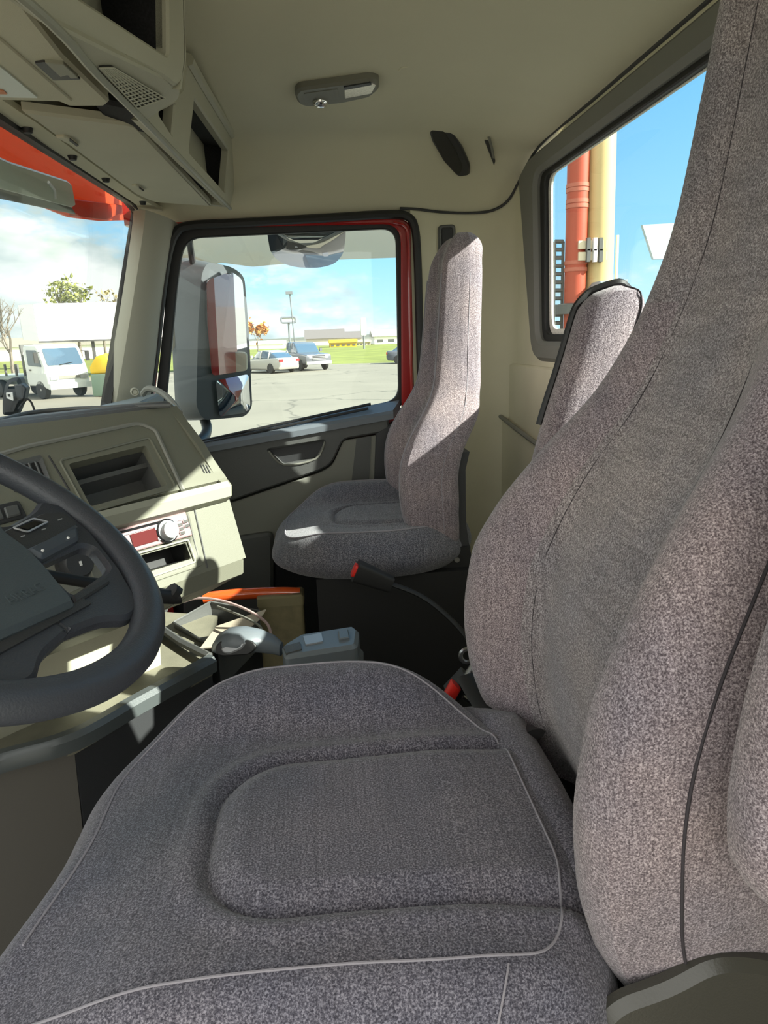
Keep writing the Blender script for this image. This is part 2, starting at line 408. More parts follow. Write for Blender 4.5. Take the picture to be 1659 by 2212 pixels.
# body side around and under the door, front bulkhead and driver-side pillar (they keep the light out)
struct(obj('wall_front', MB().box((-1.0, 0.05, 1.12), (-0.96, YS, 2.02)).get(), M_CHAR, smooth=False, recenter=False))
struct(obj('wall_driver', MB().box((0.40, 0.0, 1.12), (XR, 0.03, 2.80)).get(), M_WALL, smooth=False, recenter=False))
# headliner seam cord along side and rear wall
sp = [Vector((x, y-.006, ceil_z(x, y)+0.006-0.008)) for x, y in ((0.30, 2.478), (0.36, 2.482), (0.45, 2.493), (0.55, 2.497), (0.62, 2.49), (0.665, 2.46), (0.686, 2.40), (0.688, 2.2), (0.688, 1.8), (0.688, 1.4), (0.688, 1.0), (0.688, .6), (0.688, 0.0))]
struct(tubeo('trim_1', catmull(sp, 4), 0.0045, M_CHAR))
# rear window frame, glass, seal
def ringplate(name, a, b, nrm, th, m, parent=None, bev=0.004): return plate(name, a, nrm, th, m, parent, holes=[b], bev=bev)
w2 = struct(empty('window_3', (XR, 1.3, 2.45)))
fo = rnd([Vector((XR-.012, 0.33, 2.155)), Vector((XR-.012, 2.200, 2.155)), Vector((XR-.012, 2.390, 2.735)), Vector((XR-.012, 2.28, 2.768)), Vector((XR-.012, 0.33, 2.768))], [.075, .075, .03, .03, .03], 7)
fi = rnd([Vector((XR-.012, 0.39, 2.215)), Vector((XR-.012, 2.150, 2.215)), Vector((XR-.012, 2.215, 2.705)), Vector((XR-.012, 0.39, 2.70))], 0.05, 7)
plate('window_frame', fo, Vector((-1, 0, 0)), 0.035, M_FRAME, w2, holes=[fi], bev=0.012)
go = rnd([Vector((XR+.008, 0.385, 2.21)), Vector((XR+.008, 2.155, 2.21)), Vector((XR+.008, 2.22, 2.71)), Vector((XR+.008, 0.385, 2.705))], 0.05, 7)
gi = rnd([Vector((XR+.008, 0.42, 2.235)), Vector((XR+.008, 2.125, 2.235)), Vector((XR+.008, 2.175, 2.692)), Vector((XR+.008, 0.42, 2.688))], 0.045, 7)
plate('window_gasket', go, Vector((-1, 0, 0)), 0.02, M_BLACK, w2, holes=[gi], bev=0.003)
si = rnd([Vector((XR+.02, 0.44, 2.25)), Vector((XR+.02, 2.105, 2.25)), Vector((XR+.02, 2.150, 2.69)), Vector((XR+.02, 0.44, 2.686))], 0.045, 7)
plate('window_sealant', gi, Vector((-1, 0, 0)), 0.006, M_SEAL, w2, holes=[[p+Vector((-.012, 0, 0)) for p in si]])
for o_ in w2.children:
    if o_.name.startswith('window_sealant'): o_.location.x += 0.014
plate('window_pane', [p+Vector((.016, 0, 0)) for p in gi], Vector((-1, 0, 0)), 0.004, M_GLASS, w2)
# moulded lower panel on the rear wall and the pocket in it
xw = XR-0.001; nx_ = Vector((-1, 0, 0))
lp = rnd(TX([(1072, 782), (1215, 798), (1215, 1320), (1075, 1320)], x=xw-.012), 0.03)
rp = empty('wall_panel', P(1140, 1320, x=xw), 'beige moulded lower panel with slanted map pocket on the back wall', 'wall panel')
plate('panel', lp, nx_, 0.012, M_WALL, rp, bev=0.006)
pk = rnd(TX([(1076, 900), (1190, 985), (1190, 1300), (1080, 1300)], x=xw-.030), 0.02)
plate('pocket', pk, nx_, 0.018, M_WALL, rp, bev=0.008)
tubeo('pocket_edge', catmull(TX([(1073, 893), (1110, 922), (1150, 952), (1192, 982)], x=xw-.034), 5), 0.008, M_GREY, rp)
# shallow vertical ribs beside the corner
struct(obj('trim_2', MB().tube(catmull(TX([(1052, 770), (1050, 900), (1046, 1040), (1040, 1150)], x=XR-.004), 4), 0.012, 8).get(), M_WALL))

# windshield and its black seal, pillar trim
WT = lambda y: Vector((-0.565, y, 2.668)); WB = lambda y: Vector((-0.70, y, 2.045))
wn = (WT(1)-WB(1)).cross(Vector((0, 1, 0))).normalized()
if wn.x < 0: wn = -wn
w1 = struct(empty('window_1', (-0.70, 1.2, 2.045)))
plate('window_pane', [WB(0.0), WB(2.43), WT(2.43), WT(0.0)], wn, 0.005, M_GLASSW, w1)
ins = drv(TR([(-60, 228), (290, 436), (318, 462), (242, 905)], WT(1), wn), [0], 1.2)
inn = drv(TR([(-60, 256), (280, 440), (297, 460), (226, 905)], WT(1), wn), [0], 1.2)
mb = MB(); mb.loft([[a+wn*.012, b+wn*.012, b-wn*.02, a-wn*.02] for a, b in zip(catmull(ins, 1), catmull(inn, 1))])
obj('window_seal', mb.get(), M_BLACK, w1, smooth=False)
# pillar between windshield and door
pf = [P(300, 452, y=2.36), P(303, 470, y=2.36), P(282, 620, y=2.355), P(258, 760, y=2.35), P(236, 890, y=2.345)]
pr_ = [P(380, 480, y=2.46), P(374, 500, y=2.46), P(352, 640, y=2.46), P(338, 770, y=2.46), P(322, 890, y=2.46)]
rings = []
for a, b in zip(catmull(pf, 4), catmull(pr_, 4)):
    d = (b-a); up_ = Vector((-.35, .25, 0)); inw = Vector((.16, -.5, 0)).normalized()*0.03
    rings.append([a - Vector((.03, -.03, 0)), a, a + d*.12 + inw*.6, a + d*.35 + inw, a + d*.65 + inw, a + d*.88 + inw*.6, b, b + Vector((0, .05, 0))])
struct(obj('trim_3', MB().loft(rings).get(), M_PILLAR))
o_ = P(287, 845, y=2.36) + Vector((.018, -.045, 0)); dirn = Vector((.3, -.95, 0)).normalized()
MQ = Matrix.Translation(o_) @ dirn.to_track_quat('Z', 'Y').to_matrix().to_4x4()
tag(obj('screw_cap', MB().lathe([(0, .004), (.007, .004), (.009, .002), (.010, .006), (.012, .006), (.014, .0), (.014, -.02)], MQ).get(), M_PILLAR), 'small round beige screw cap low on the windshield pillar', 'screw cap')

# ------------------------------------------------------------------ passenger door
YD = 2.47; ND = Vector((0, -1, 0))
door = struct(empty('door_1', (-0.05, YD, 1.14)))
G = TX([(352, 960), (380, 640), (400, 540), (416, 512), (850, 496), (859, 520), (860, 868), (440, 947)], y=YD+.045)
glass_in = rnd(TX([(349, 962), (384, 600), (398, 514), (855, 493), (861, 864), (440, 950)], y=YD+.03), [.0, .15, .06, .05, .05, .01], 6)
gask_o = rnd(TX([(325, 975), (362, 600), (372, 492), (872, 478), (872, 885), (440, 965)], y=YD+.03), [.0, .15, .07, .06, .05, .01], 6)
plate('window_gasket', gask_o, ND, 0.02, M_BLACK, door, holes=[glass_in], bev=0.004)
red_o = rnd(TX([(312, 1030), (352, 600), (362, 482), (892, 468), (896, 935), (440, 1030)], y=YD+.012), [.0, .15, .07, .07, .02, .01], 6)
red_i = rnd(TX([(320, 990), (357, 600), (368, 492), (866, 483), (868, 890), (440, 966)], y=YD+.012), [.0, .15, .07, .06, .02, .01], 6)
plate('painted_frame', red_o, ND, 0.016, M_RED, door, holes=[red_i], bev=0.005)
sealp = catmull(TX([(316, 900), (335, 760), (352, 620), (364, 545), (380, 503), (410, 487), (520, 481), (700, 471), (840, 463), (880, 468), (896, 492), (902, 560), (906, 700), (910, 850), (914, 1000)], y=YD-.004), 5)
obj('weatherstrip', MB().tube(sealp, 0.014, 8).get(), M_BLACK, door)
# second inner lip in dark red
redlip = catmull(TX([(850, 480), (872, 486), (882, 510), (884, 600), (886, 720), (890, 860)], y=YD-.004), 5)
obj('painted_lip', MB().tube(redlip, 0.005, 8).get(), M_RED, door)
plate('window_pane', [Vector((p.x, YD+.038, p.z)) for p in gask_o], ND, 0.004, M_GLASS, door)
# lower door: dark upper panel, grip recess, pale insert
up = rnd(TX([(395, 962), (440, 958), (838, 895), (842, 932), (742, 949), (716, 1003), (690, 1017), (500, 1082), (395, 1100)], y=YD-.035), [0, .004, .004, .01, .02, .02, .02, .02, 0])
rec = rnd(TX([(578, 972), (702, 952), (682, 990), (612, 1004)], y=YD-.035), 0.008)
plate('upper_panel', up, ND, 0.055, M_DGREY, door, holes=[rec], bev=0.006)
plate('grip_recess', [p+Vector((0, .03, 0)) for p in rnd(TX([(572, 966), (708, 946), (688, 996), (606, 1010)], y=YD-.035), .008)], ND, 0.01, M_CHAR, door)
tubeo('grip_lip', catmull(TX([(580, 974), (613, 1004), (682, 991), (702, 954)], y=YD-.036), 4), 0.004, M_GREY, door)
low = rnd(TX([(742, 952), (838, 936), (838, 1180), (395, 1230), (395, 1105), (502, 1086), (692, 1021), (718, 1006)], y=YD-.028), [.01, .01, 0, 0, 0, .02, .02, .02])
plate('lower_panel', low, ND, 0.05, M_GREY, door, bev=0.004)
pil = rnd(TX([(770, 948), (802, 942), (796, 1060), (757, 1062)], y=YD-.031), 0.004)
plate('pillar_insert', pil, ND, 0.003, M_DGREY, door)
plate('edge_panel', TX([(812, 936), (862, 905), (868, 1250), (800, 1250)], y=YD-.036), ND, 0.04, M_CHAR, door, bev=.004)
plate('door_pocket', rnd(TX([(395, 1180), (590, 1150), (590, 1330), (395, 1380)], y=YD-.06), .03), ND, 0.06, M_DGREY, door, bev=0.01)
plate('door_skin', [Vector((-0.62, YD+.06, 1.1)), Vector((.40, YD+.06, 1.1)), Vector((.40, YD+.06, 2.0)), Vector((-.62, YD+.06, 1.86))], ND, 0.02, M_CHAR, door)
# sill ledge under the glass
a0, a1 = P(432, 952, y=YD+.03), P(864, 866, y=YD+.03); b0, b1 = P(432, 968, y=YD-.045), P(850, 893, y=YD-.045)
mb = MB(); mb.loft([[a0+Vector((0, 0, .004)), b0+Vector((0, .012, .010)), b0, b0+Vector((0, 0, -.02)), a0+Vector((0, 0, -.03))], [a1+Vector((0, 0, .004)), b1+Vector((0, .012, .010)), b1, b1+Vector((0, 0, -.02)), a1+Vector((0, 0, -.03))]])
obj('sill', mb.get(), M_SILL, door, smooth=False)
for k, t in enumerate((.25, .6)):
    q0 = a0.lerp(b0, t)+Vector((.0, 0, .004)); q1 = a1.lerp(b1, t)+Vector((-.10, 0, .004))
    obj('sill_seal', MB().tube([q0, q1], 0.005, 6).get(), M_BLACK, door)
# block light round the door: body above/below
struct(obj('wall_door_side', MB().box((-1.0, YD+.02, 1.08), (-0.60, YD+.10, 1.90)).box((.33, YD+.04, 1.08), (XR+.03, YD+.10, 2.75)).box((-.62, YD+.05, 2.63), (XR, YD+.10, 2.75)).get(), M_RED, smooth=False, recenter=False))

# ------------------------------------------------------------------ seats
def back_mesh(y0, xb_tab, w_tab, th_tab, bol_tab, zlo, zhi, nz=60, m_split=48):
    """bucket backrest: rings of front / side / back, rounded top and bottom. returns verts, faces, material ids, surface(z,u)"""
    us = [-1+2*i/40 for i in range(41)]
    def ring(z, shrink=1.0, push=0.0):
        w = interp(w_tab, z)*(1-(1-shrink)*0.55); xb = interp(xb_tab, z); th = interp(th_tab, z); b = interp(bol_tab, z)
        mid = xb+th*0.55
        pts = []
        for u in us:
            a = abs(u)
            x = xb + b*(1-sstep(.40, .86, a))
            if a > .80:
                q = (a-.80)/.20; x += 0.045*(1-math.sqrt(max(0, 1-q*q)))
            y = w*math.sin(u*PI/2*0.92)/math.sin(PI/2*0.92) if a < 2 else 0
            y = w*(u*(1.0) if a < .8 else math.copysign(.8+.2*math.sin((a-.8)/.2*PI/2), u))
            pts.append((x, y))
        # side and back
        for q in (.25, .5, .75): pts.append((pts[40][0]*(1-q)+(xb+th-.03)*q, w+0.004*math.sin(q*PI)))
        for k in range(5): a = k/4*PI/2; pts.append((xb+th-.03+.03*math.sin(a), w-.03+.03*math.cos(a)))
        for q in (.25, .5, .75): pts.append((xb+th, (w-.03)*(1-2*q)))
        for k in range(5): a = k/4*PI/2; pts.append((xb+th-.03+.03*math.cos(a), -(w-.03)-.03*math.sin(a)))
        for q in (.25, .5, .75): pts.append(((xb+th-.03)*(1-q)+pts[0][0]*q, -w-0.004*math.sin(q*PI)))
        return [Vector((mid+(x-mid)*shrink, y0+y*1.0, z)) for x, y in pts]
    rings = []
    rb, rt = 0.05, 0.06
    for k in range(6):
        a = k/6*PI/2; rings.append(ring(zlo+rb*(1-math.sin(a)) if False else zlo+rb*(1-math.cos(a)), .35+.65*math.sin(a)))
    for i in range(nz+1): rings.append(ring(zlo+rb+(zhi-rt-zlo-rb)*i/nz))
    for k in range(1, 8):
        a = k/7*PI/2; rings.append(ring(zhi-rt+rt*math.sin(a), .30+.70*math.cos(a)))
    mb = MB(); mb.loft(rings)
    m = len(rings[0]); ids = []
    for fi_, f in enumerate(mb.f):
        k = fi_ % m
        ids.append(0 if 9 <= k < 31 or fi_//m > m_split else 1)
    return mb.v, mb.f, ids, rings
def seam_on(rings, idx, i0, i1, off=0.0015, step=2):
    c = []
    for i in range(i0, i1, step):
        r = rings[i]; p = r[idx]; a = r[(idx+1) % len(r)]-r[idx-1]; n = Vector((-a.y, a.x, 0))
        cen = sum(r, Vector())/len(r)
        if n.dot(p-cen) < 0: n = -n
        c.append(p + n.normalized()*off)
    return c
def cushion_mesh(dx, dy, hw_tab, zt, zlow, ybase=0.695, hwn=None):
    """seat cushion: polar grid over the plan outline, skirt, raised bolsters and a horseshoe shaped raised insert"""
    xs = [t[0] for t in hw_tab]; x0, x1 = xs[0], xs[-1]
    o = []
    n = 90
    top = [(x0+(x1-x0)*(0.5-0.5*math.cos(PI*i/n)), 0) for i in range(n+1)]
    far = [Vector((x, interp(hw_tab, x), 0)) for x, _ in top]; near = [Vector((x, -interp(hw_tab, x), 0)) for x, _ in reversed(top)]
    poly = far + near
    near = [Vector((x, -interp(hwn or HWN, x), 0)) for x, _ in reversed(top)]; poly = far + near
    # resample by length
    NA = 300; per = [0]
    for i in range(len(poly)): per.append(per[-1]+(poly[(i+1) % len(poly)]-poly[i]).length)
    out = []
    j = 0
    for k in range(NA):
        s = per[-1]*k/NA
        while per[j+1] < s: j += 1
        t = (s-per[j])/max(1e-9, per[j+1]-per[j]); out.append(poly[j].lerp(poly[(j+1) % len(poly)], t))
    for _ in range(6): out = [(out[i-1]+out[i]*2+out[(i+1) % NA])/4 for i in range(NA)]
    if hwn is None:
        for p in out: p.x -= .034*sstep(.02, -.22, p.y)*sstep(-.10, -.30, p.x)
    cen = Vector(((x0+x1)/2, 0, 0))
    def sdf(x, y):      # insert outline, open to the rear
        ax, hx, hy, r = 0.13, 0.27, 0.118+0.02*max(0, (x-.0))*2, 0.085
        yy = y+0.045
        qx, qy = abs(x-ax)-hx+r, abs(yy)-hy+r
        return math.hypot(max(qx, 0), max(qy, 0))+min(max(qx, qy), 0)-r
    def height(x, y, rr):
        v = y/0.275
        z = zt
        z += (0.048 if y > 0 else 0.010)*sstep(.45, .82, abs(v))*sstep(.26, .05, x)*sstep(-.33, -.1, x)
        z -= 0.030*sstep(-.16, -.32, x)
        z -= 0.012*sstep(.10, .24, x)
        s = sdf(x, y)
        z += 0.013*sstep(0.006, -0.030, s) - 0.008*math.exp(-((s-.004)/.0055)**2)
        z += 0.006*math.exp(-((s-.022)/.014)**2)
        z -= 0.030*max(0, (rr-.86)/.14)**2.2
        return z
    NR = 84; rings = []
    for i in range(1, NR+1):
        rr = i/NR; rings.append([Vector((cen.x+(p.x-cen.x)*rr, (p.y)*rr, 0)) for p in out])
        for q in rings[-1]: q.z = height(q.x, q.y, rr)
    edge = rings[-1]
    nS = 14
    for i in range(1, nS+1):
        t = i/nS; g = 1+0.045*math.sin(min(1, t*1.15)*PI*.8) - 0.10*t**4
        rings.append([Vector((cen.x+(p.x-cen.x)*g, p.y*g, p.z+(zlow-p.z)*t)) for p in edge])
    rings.append([Vector((cen.x+(p.x-cen.x)*.7, p.y*.7, zlow-.002)) for p in edge])
    mb = MB(); mb.loft(rings)
    # centre fan already capped by loft
    T = Vector((dx, ybase+dy, 0))
    return [v+T for v in mb.v], mb.f, [0]*len(mb.f), [[p+T for p in r] for r in rings]
HW = [(-.322, .10), (-.31, .150), (-.285, .190), (-.24, .232), (-.18, .262), (-.10, .278), (0, .282), (.08, .268), (.16, .228), (.215, .170), (.25, .10)]
HWN = [(-.326, .20), (-.318, .245), (-.295, .262), (-.22, .266), (-.10, .264), (0, .266), (.10, .272), (.19, .268), (.225, .235), (.25, .15)]

# driver seat (foreground)
ds = empty('driver_seat', (0.05, 0.70, 1.12), 'large plum grey cloth driver seat filling the foreground, its head cut by the frame', 'seat')
v, f, ids, R = cushion_mesh(0, 0, HW, 1.73, 1.575)
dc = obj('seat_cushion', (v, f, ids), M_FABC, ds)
def ring_at(frac, NR=84): return int(frac*NR)-1
pipe = [p+Vector((0, 0, .0008)) for p in R[ring_at(.875)]]
k0_ = min(range(300), key=lambda k: pipe[k].x)      # the seam starts and ends at the front edge
pipe = pipe[k0_:]+pipe[:k0_]
fs_ = [p for p in pipe[8:-3]]
obj('piping', MB().tube(fs_, 0.0013, 6).get(), M_PIPE, dc)
# diagonal corner seam on the near skirt
kk = min(range(300), key=lambda k: (R[83][k]-Vector((.150, .43, 1.70))).length)
cs = []
for j in range(74, 97):
    q_ = (j-74)*.62; i_ = int(q_)
    cs.append(R[j][(kk+i_) % 300].lerp(R[j][(kk+i_+1) % 300], q_-i_)+Vector((0, -.0008, .0008)))
obj('piping', MB().tube(cs, 0.0010, 6).get(), M_PIPE, dc)
XB = [(1.62, .275), (1.66, .245), (1.71, .218), (1.78, .200), (1.84, .195), (1.93, .205), (2.0, .235), (2.08, .287), (2.18, .362), (2.28, .408), (2.37, .435), (2.51, .455), (2.62, .468), (2.74, .485)]
WB_ = [(1.62, .235), (1.70, .255), (1.82, .268), (1.93, .264), (2.0, .250), (2.08, .222), (2.18, .185), (2.28, .165), (2.5, .155), (2.65, .145), (2.74, .13)]
TH = [(1.62, .15), (1.8, .19), (2.0, .17), (2.2, .12), (2.5, .105), (2.74, .08)]
BO = [(1.62, .07), (1.8, .085), (1.95, .08), (2.1, .05), (2.25, .025), (2.45, .018), (2.74, .015)]
v, f, ids, RB = back_mesh(0.71, XB, WB_, TH, BO, 1.585, 2.74, 70)
db = obj('backrest', (v, f, ids), [M_FAB, M_FABP], ds)
for idx in (10, 30):
    obj('stitching', MB().tube(catmull(seam_on(RB, idx, 8, 74, 0.0001, 4), 3), 0.0006, 6).get(), M_PIPED, db)
for idx in (41, len(RB[0])-1):
    obj('stitching', MB().tube(catmull(seam_on(RB, idx, 5, 74, 0.0003, 4), 3), 0.0015, 6).get(), M_PIPED, db)
def armrest(y, prof, th, parent, cap):
    """folded-up armrest: rounded pad standing along the side of the backrest"""
    rings = []
    for i, (c, hw) in enumerate(prof):
        s = 1.0
        r = []
        for k in range(20):
            a = 2*PI*k/20; ca, sa = math.cos(a), math.sin(a)
            r.append(Vector((c[0]+hw*math.copysign(abs(ca)**.75, ca), y+th*math.copysign(abs(sa)**.7, sa)*min(1, hw/.03), c[1])))
        rings.append(r)
    a_ = obj('armrest', MB().loft(rings).get(), M_FABP, parent)
    k0 = 10
    if cap: obj('armrest_edge', MB().tube(catmull([r[9]+Vector((-.002, .0, .003)) for r in rings[len(rings)//2:]]+[rings[-1][0]+Vector((0, 0, .004)), rings[-2][1]+Vector((.003, .0, .0))], 3), 0.006, 8).get(), M_BLACK, a_)
    obj('stitching', MB().tube(catmull([r[17]+Vector((.0, -.0015, 0)) for r in rings], 3), 0.0014, 6).get(), M_PIPED, a_)
    return a_
def arm_prof(pts, hw, e=.045):
    c = catmull([Vector((x, 0, z)) for x, z in pts], 8); out = []
    n = len(c); L_ = [0]
    for i in range(1, n): L_.append(L_[-1]+(c[i]-c[i-1]).length)
    for i in range(n):
        d = min(L_[i], L_[-1]-L_[i]); s = math.sqrt(max(0.02, 1-(1-min(1, d/e))**2))
        out.append(((c[i].x, c[i].z), hw*s))
    return out
armrest(1.05, arm_prof([(.335, 1.79), (.36, 1.95), (.395, 2.10), (.425, 2.20), (.455, 2.31)], .050), .038, ds, True)
armrest(0.385, arm_prof([(.345, 1.835), (.334, 1.92), (.340, 2.01), (.360, 2.10), (.39, 2.20), (.43, 2.30)], .062), .034, ds, False)
# side cover, hinge, base
sc_ = TX([(1282, 2240), (1335, 2178), (1450, 2140), (1550, 2082), (1659, 2088), (1760, 2120), (1760, 2420), (1280, 2420)], y=.435)
obj('side_cover', weld(MB().plate(rnd(sc_, .03), Vector((0, -1, 0)), 0.016, bev=.008).get()), mat('olive_grey_cover', (0.05, 0.048, 0.040), 0.35, bump=.15), ds)
obj('hinge_bracket', MB().box((.20, .92, 1.58), (.36, .965, 1.66)).box((.22, .455, 1.5), (.40, .94, 1.615)).get(), M_BLACK, ds, smooth=False)
obj('seat_base', MB().box((-.22, .48, 1.30), (.22, .92, 1.58)).box((-.25, .46, 1.14), (.25, .94, 1.30)).get(), M_CHAR, ds, smooth=False)
obj('seat_base_rear', MB().tube([(.20, .50, 1.66), (.235, .56, 1.695), (.235, .70, 1.70), (.235, .84, 1.695), (.20, .92, 1.66)], .035, 10).get(), M_FABC, ds)

# passenger seat
ps = empty('passenger_seat', (0.1, 2.03, 1.12), 'grey cloth passenger bucket seat by the far door, its tall back partly sunlit', 'seat')
v, f, ids, R2 = cushion_mesh(0.165, 1.335, HW, 1.725, 1.605, hwn=HW)
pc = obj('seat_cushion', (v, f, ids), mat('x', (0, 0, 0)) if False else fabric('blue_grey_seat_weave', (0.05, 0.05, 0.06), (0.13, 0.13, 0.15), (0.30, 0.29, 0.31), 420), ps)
obj('piping', MB().tube([p+Vector((0, 0, .0015)) for p in R2[ring_at(.90)]][::2], 0.0022, 6, closed=True).get(), M_PIPE, pc)
XB2 = [(1.63, .285), (1.67, .25), (1.71, .228), (1.78, .205), (1.86, .202), (1.92, .212), (2.0, .25), (2.06, .288), (2.12, .312), (2.2, .322), (2.43, .345), (2.49, .365), (2.52, .37)]
WB2 = [(1.63, .215), (1.70, .232), (1.80, .24), (1.93, .236), (2.02, .215), (2.1, .182), (2.2, .158), (2.35, .145), (2.46, .130), (2.52, .105)]
TH2 = [(1.63, .11), (1.8, .165), (2.0, .165), (2.1, .135), (2.2, .125), (2.40, .115), (2.52, .09)]
BO2 = [(1.63, .06), (1.8, .075), (1.95, .07), (2.1, .055), (2.25, .04), (2.40, .03), (2.52, .012)]
v, f, ids, RP = back_mesh(2.045, XB2, WB2, TH2, BO2, 1.645, 2.515, 60, 999)
pb = obj('backrest', (v, f, ids), [M_FAB, M_FABP], ps)
for idx in (3, 37):
    obj('piping', MB().tube(catmull(seam_on(RP, idx, 6, 66, 0.001, 4), 3), 0.0025, 6).get(), M_PIPE, pb)
for idx in (43, len(RP[0])-3):
    obj('stitching', MB().tube(catmull(seam_on(RP, idx, 6, 66, 0.0002, 4), 3), 0.0009, 6).get(), M_PIPE, pb)
mb = MB(); rings = []
for z in (1.58, 1.66, 1.72, 1.8, 1.88, 1.93):
    xb = interp(XB2, z)+interp(TH2, z)
    rings.append([Vector((xb-.005, 1.84, z)), Vector((xb+.02, 1.84, z)), Vector((xb+.02, 2.25, z)), Vector((xb-.005, 2.25, z))])
obj('back_shell', mb.loft(rings).get(), M_CHAR, ps)
obj('hinge_bracket', MB().box((.26, 1.83, 1.57), (.40, 2.26, 1.66)).get(), M_BLACK, ps, smooth=False)
for x_, r_ in ((.30, .012), (.36, .008)): obj('hinge_bolt', MB().tube([(x_, 1.822, 1.625), (x_, 1.835, 1.625)], r_, 8).get(), M_STEEL, ps)
obj('seat_base', MB().box((-.04, 1.80, 1.13), (.42, 2.28, 1.60)).get(), M_BLACK, ps, smooth=False)

# seat belts
bk = empty('seat_belt_buckle', P(790, 1240, y=1.62), 'black seat belt buckle with red button standing beside the passenger cushion', 'seat belt buckle')
q0, q1 = P(768, 1232, y=1.62), P(845, 1262, y=1.62)
ax = (q1-q0).normalized(); sd = Vector((0, 1, 0)); upv = ax.cross(sd).normalized()
if upv.z < 0: upv = -upv
def slab(c0, c1, hw, hh, tap=1.0):
    rr = []
    for c, s in ((c0, 1), (c1, tap)):
        rr.append(rnd([c+sd*hw*a*s+upv*hh*b*s for a, b in ((-1, -1), (1, -1), (1, 1), (-1, 1))], .008, 3))
    return MB().loft(rr).get()
obj('buckle_body', slab(q0, q1, .024, .026, .75), M_BLACK, bk)
obj('release_button', slab(q0-ax*.006, q0+ax*.004, .016, .016), M_REDBTN, bk)
obj('stalk', MB().tube(catmull([q1-ax*.01, P(905, 1285, y=1.60), P(960, 1325, y=1.57), P(1010, 1380, y=1.53), P(1060, 1470, y=1.50), Vector((.40, 1.5, 1.25)), Vector((.41, 1.5, 1.122))], 6), .011, 8, sq=.5).get(), M_BLACK, bk)
dk = empty('seat_belt_buckle', P(1000, 1500, y=1.02), 'metal-tongued buckle with red button tucked between the driver cushion and its backrest', 'seat belt buckle')
q0, q1 = P(1012, 1462, y=1.03), P(972, 1500, y=1.03); ax = (q1-q0).normalized(); upv = ax.cross(sd).normalized()
obj('buckle_body', slab(q0, q1, .022, .014, .9), M_BLACK, dk)
obj('latch_plate', slab(P(1030, 1428, y=1.02), P(988, 1496, y=1.02), .008, .006), M_STEEL, dk)
obj('release_button', slab(P(985, 1478, y=1.0), P(970, 1505, y=1.0), .012, .010), M_REDBTN, dk)
obj('anchor_ring', MB().tube([P(1010, 1416, y=1.02)+Vector((.012*math.cos(a), 0, .012*math.sin(a))) for a in [k*PI/6 for k in range(12)]], .004, 6, closed=True).get(), M_STEEL, dk)
obj('webbing', MB().tube(catmull([P(1012, 1462, y=.99), P(1045, 1518, y=.93), P(1090, 1562, y=.87), P(1152, 1588, y=.80)], 5), .020, 8, sq=.35).get(), M_BLACK, dk)
obj('anchor_bolt', MB().tube([P(1045, 1500, y=.985), P(1055, 1540, y=.985)], .005, 6).tube([P(1000, 1505, y=1.0), P(1035, 1530, y=1.0)], .004, 6).get(), M_STEEL, dk)
# belt guide slot on the side wall, coat hook, oval vent
yv = 2.478
sg = empty('seat_belt_guide', P(965, 540, y=yv), 'narrow black seat belt guide slot on the side wall above the passenger seat', 'seat belt guide')
po = rnd(TX([(947, 486), (984, 484), (987, 610), (949, 612)], y=yv), .014); pi_ = rnd(TX([(955, 494), (977, 493), (979, 602), (957, 604)], y=yv), .006)
plate('guide_frame', po, ND, .012, M_DGREY, sg, holes=[pi_], bev=.004)
plate('guide_slot', pi_, ND, .004, M_BLACK, sg)

# ------------------------------------------------------------------ dashboard
O_ = P(495, 1050, y=1.45); HD = Vector((.67, .742, 0)).normalized(); ND_ = Vector((HD.y, -HD.x, 0))
dash = empty('dashboard', (-0.5, 1.2, 1.6), 'khaki and grey dashboard with an angled centre stack behind the steering wheel', 'dashboard')
def dp(d, z, t=0.0): return O_ + ND_*d - HD*t + Vector((0, 0, z-O_.z))
prof = [(-.60, 2.09), (-.26, 2.118), (-.185, 2.122), (-.163, 2.112), (-.118, 2.077), (-.070, 2.034), (-.030, 1.982), (-.018, 1.966),
        (-.004, 1.960), (.006, 1.950), (.004, 1.928), (-.012, 1.915), (-.010, 1.900), (.008, 1.85), (.022, 1.79), (.018, 1.755), (-.02, 1.735), (-.125, 1.676), (-.30, 1.62), (-.60, 1.58)]
TL = 0.56
# the two working planes of the stack
def plane_of(a, b):
    u = (dp(*b)-dp(*a)); n = HD.cross(u).normalized()
    if n.dot(ND_) < 0: n = -n
    return dp(*a), n
UO, UN = plane_of((-.163, 2.112), (-.018, 1.966))
LO, LN = plane_of((-.012, 1.905), (.022, 1.79))
mb = MB(); NT = 12
rings = []
for k in range(NT+1):
    t = TL*k/NT; ed = 1-.985*0
    rings.append([dp(d, z, t) for d, z in prof])
# slightly rounded right-hand end
e1 = [dp(d-.012, z-.004 if z > 1.9 else z+.004, -.010) for d, z in prof]; e0 = [dp(d-.03, z-.01 if z > 1.9 else z+.01, -.014) for d, z in prof]
def shell(lo, hi):
    """part of the dash section between profile points lo..hi as a closed solid"""
    q = MB(); rr = []
    inner = dp(-.45, 1.85) - O_
    for r in [e0, e1]+rings:
        c = r[0] - dp(*prof[0]) + dp(-.40, 1.86)
        seg = r[lo:hi+1]
        rr.append(seg + [s.lerp(c, .10) for s in reversed(seg)])
    return q.loft(rr).get()
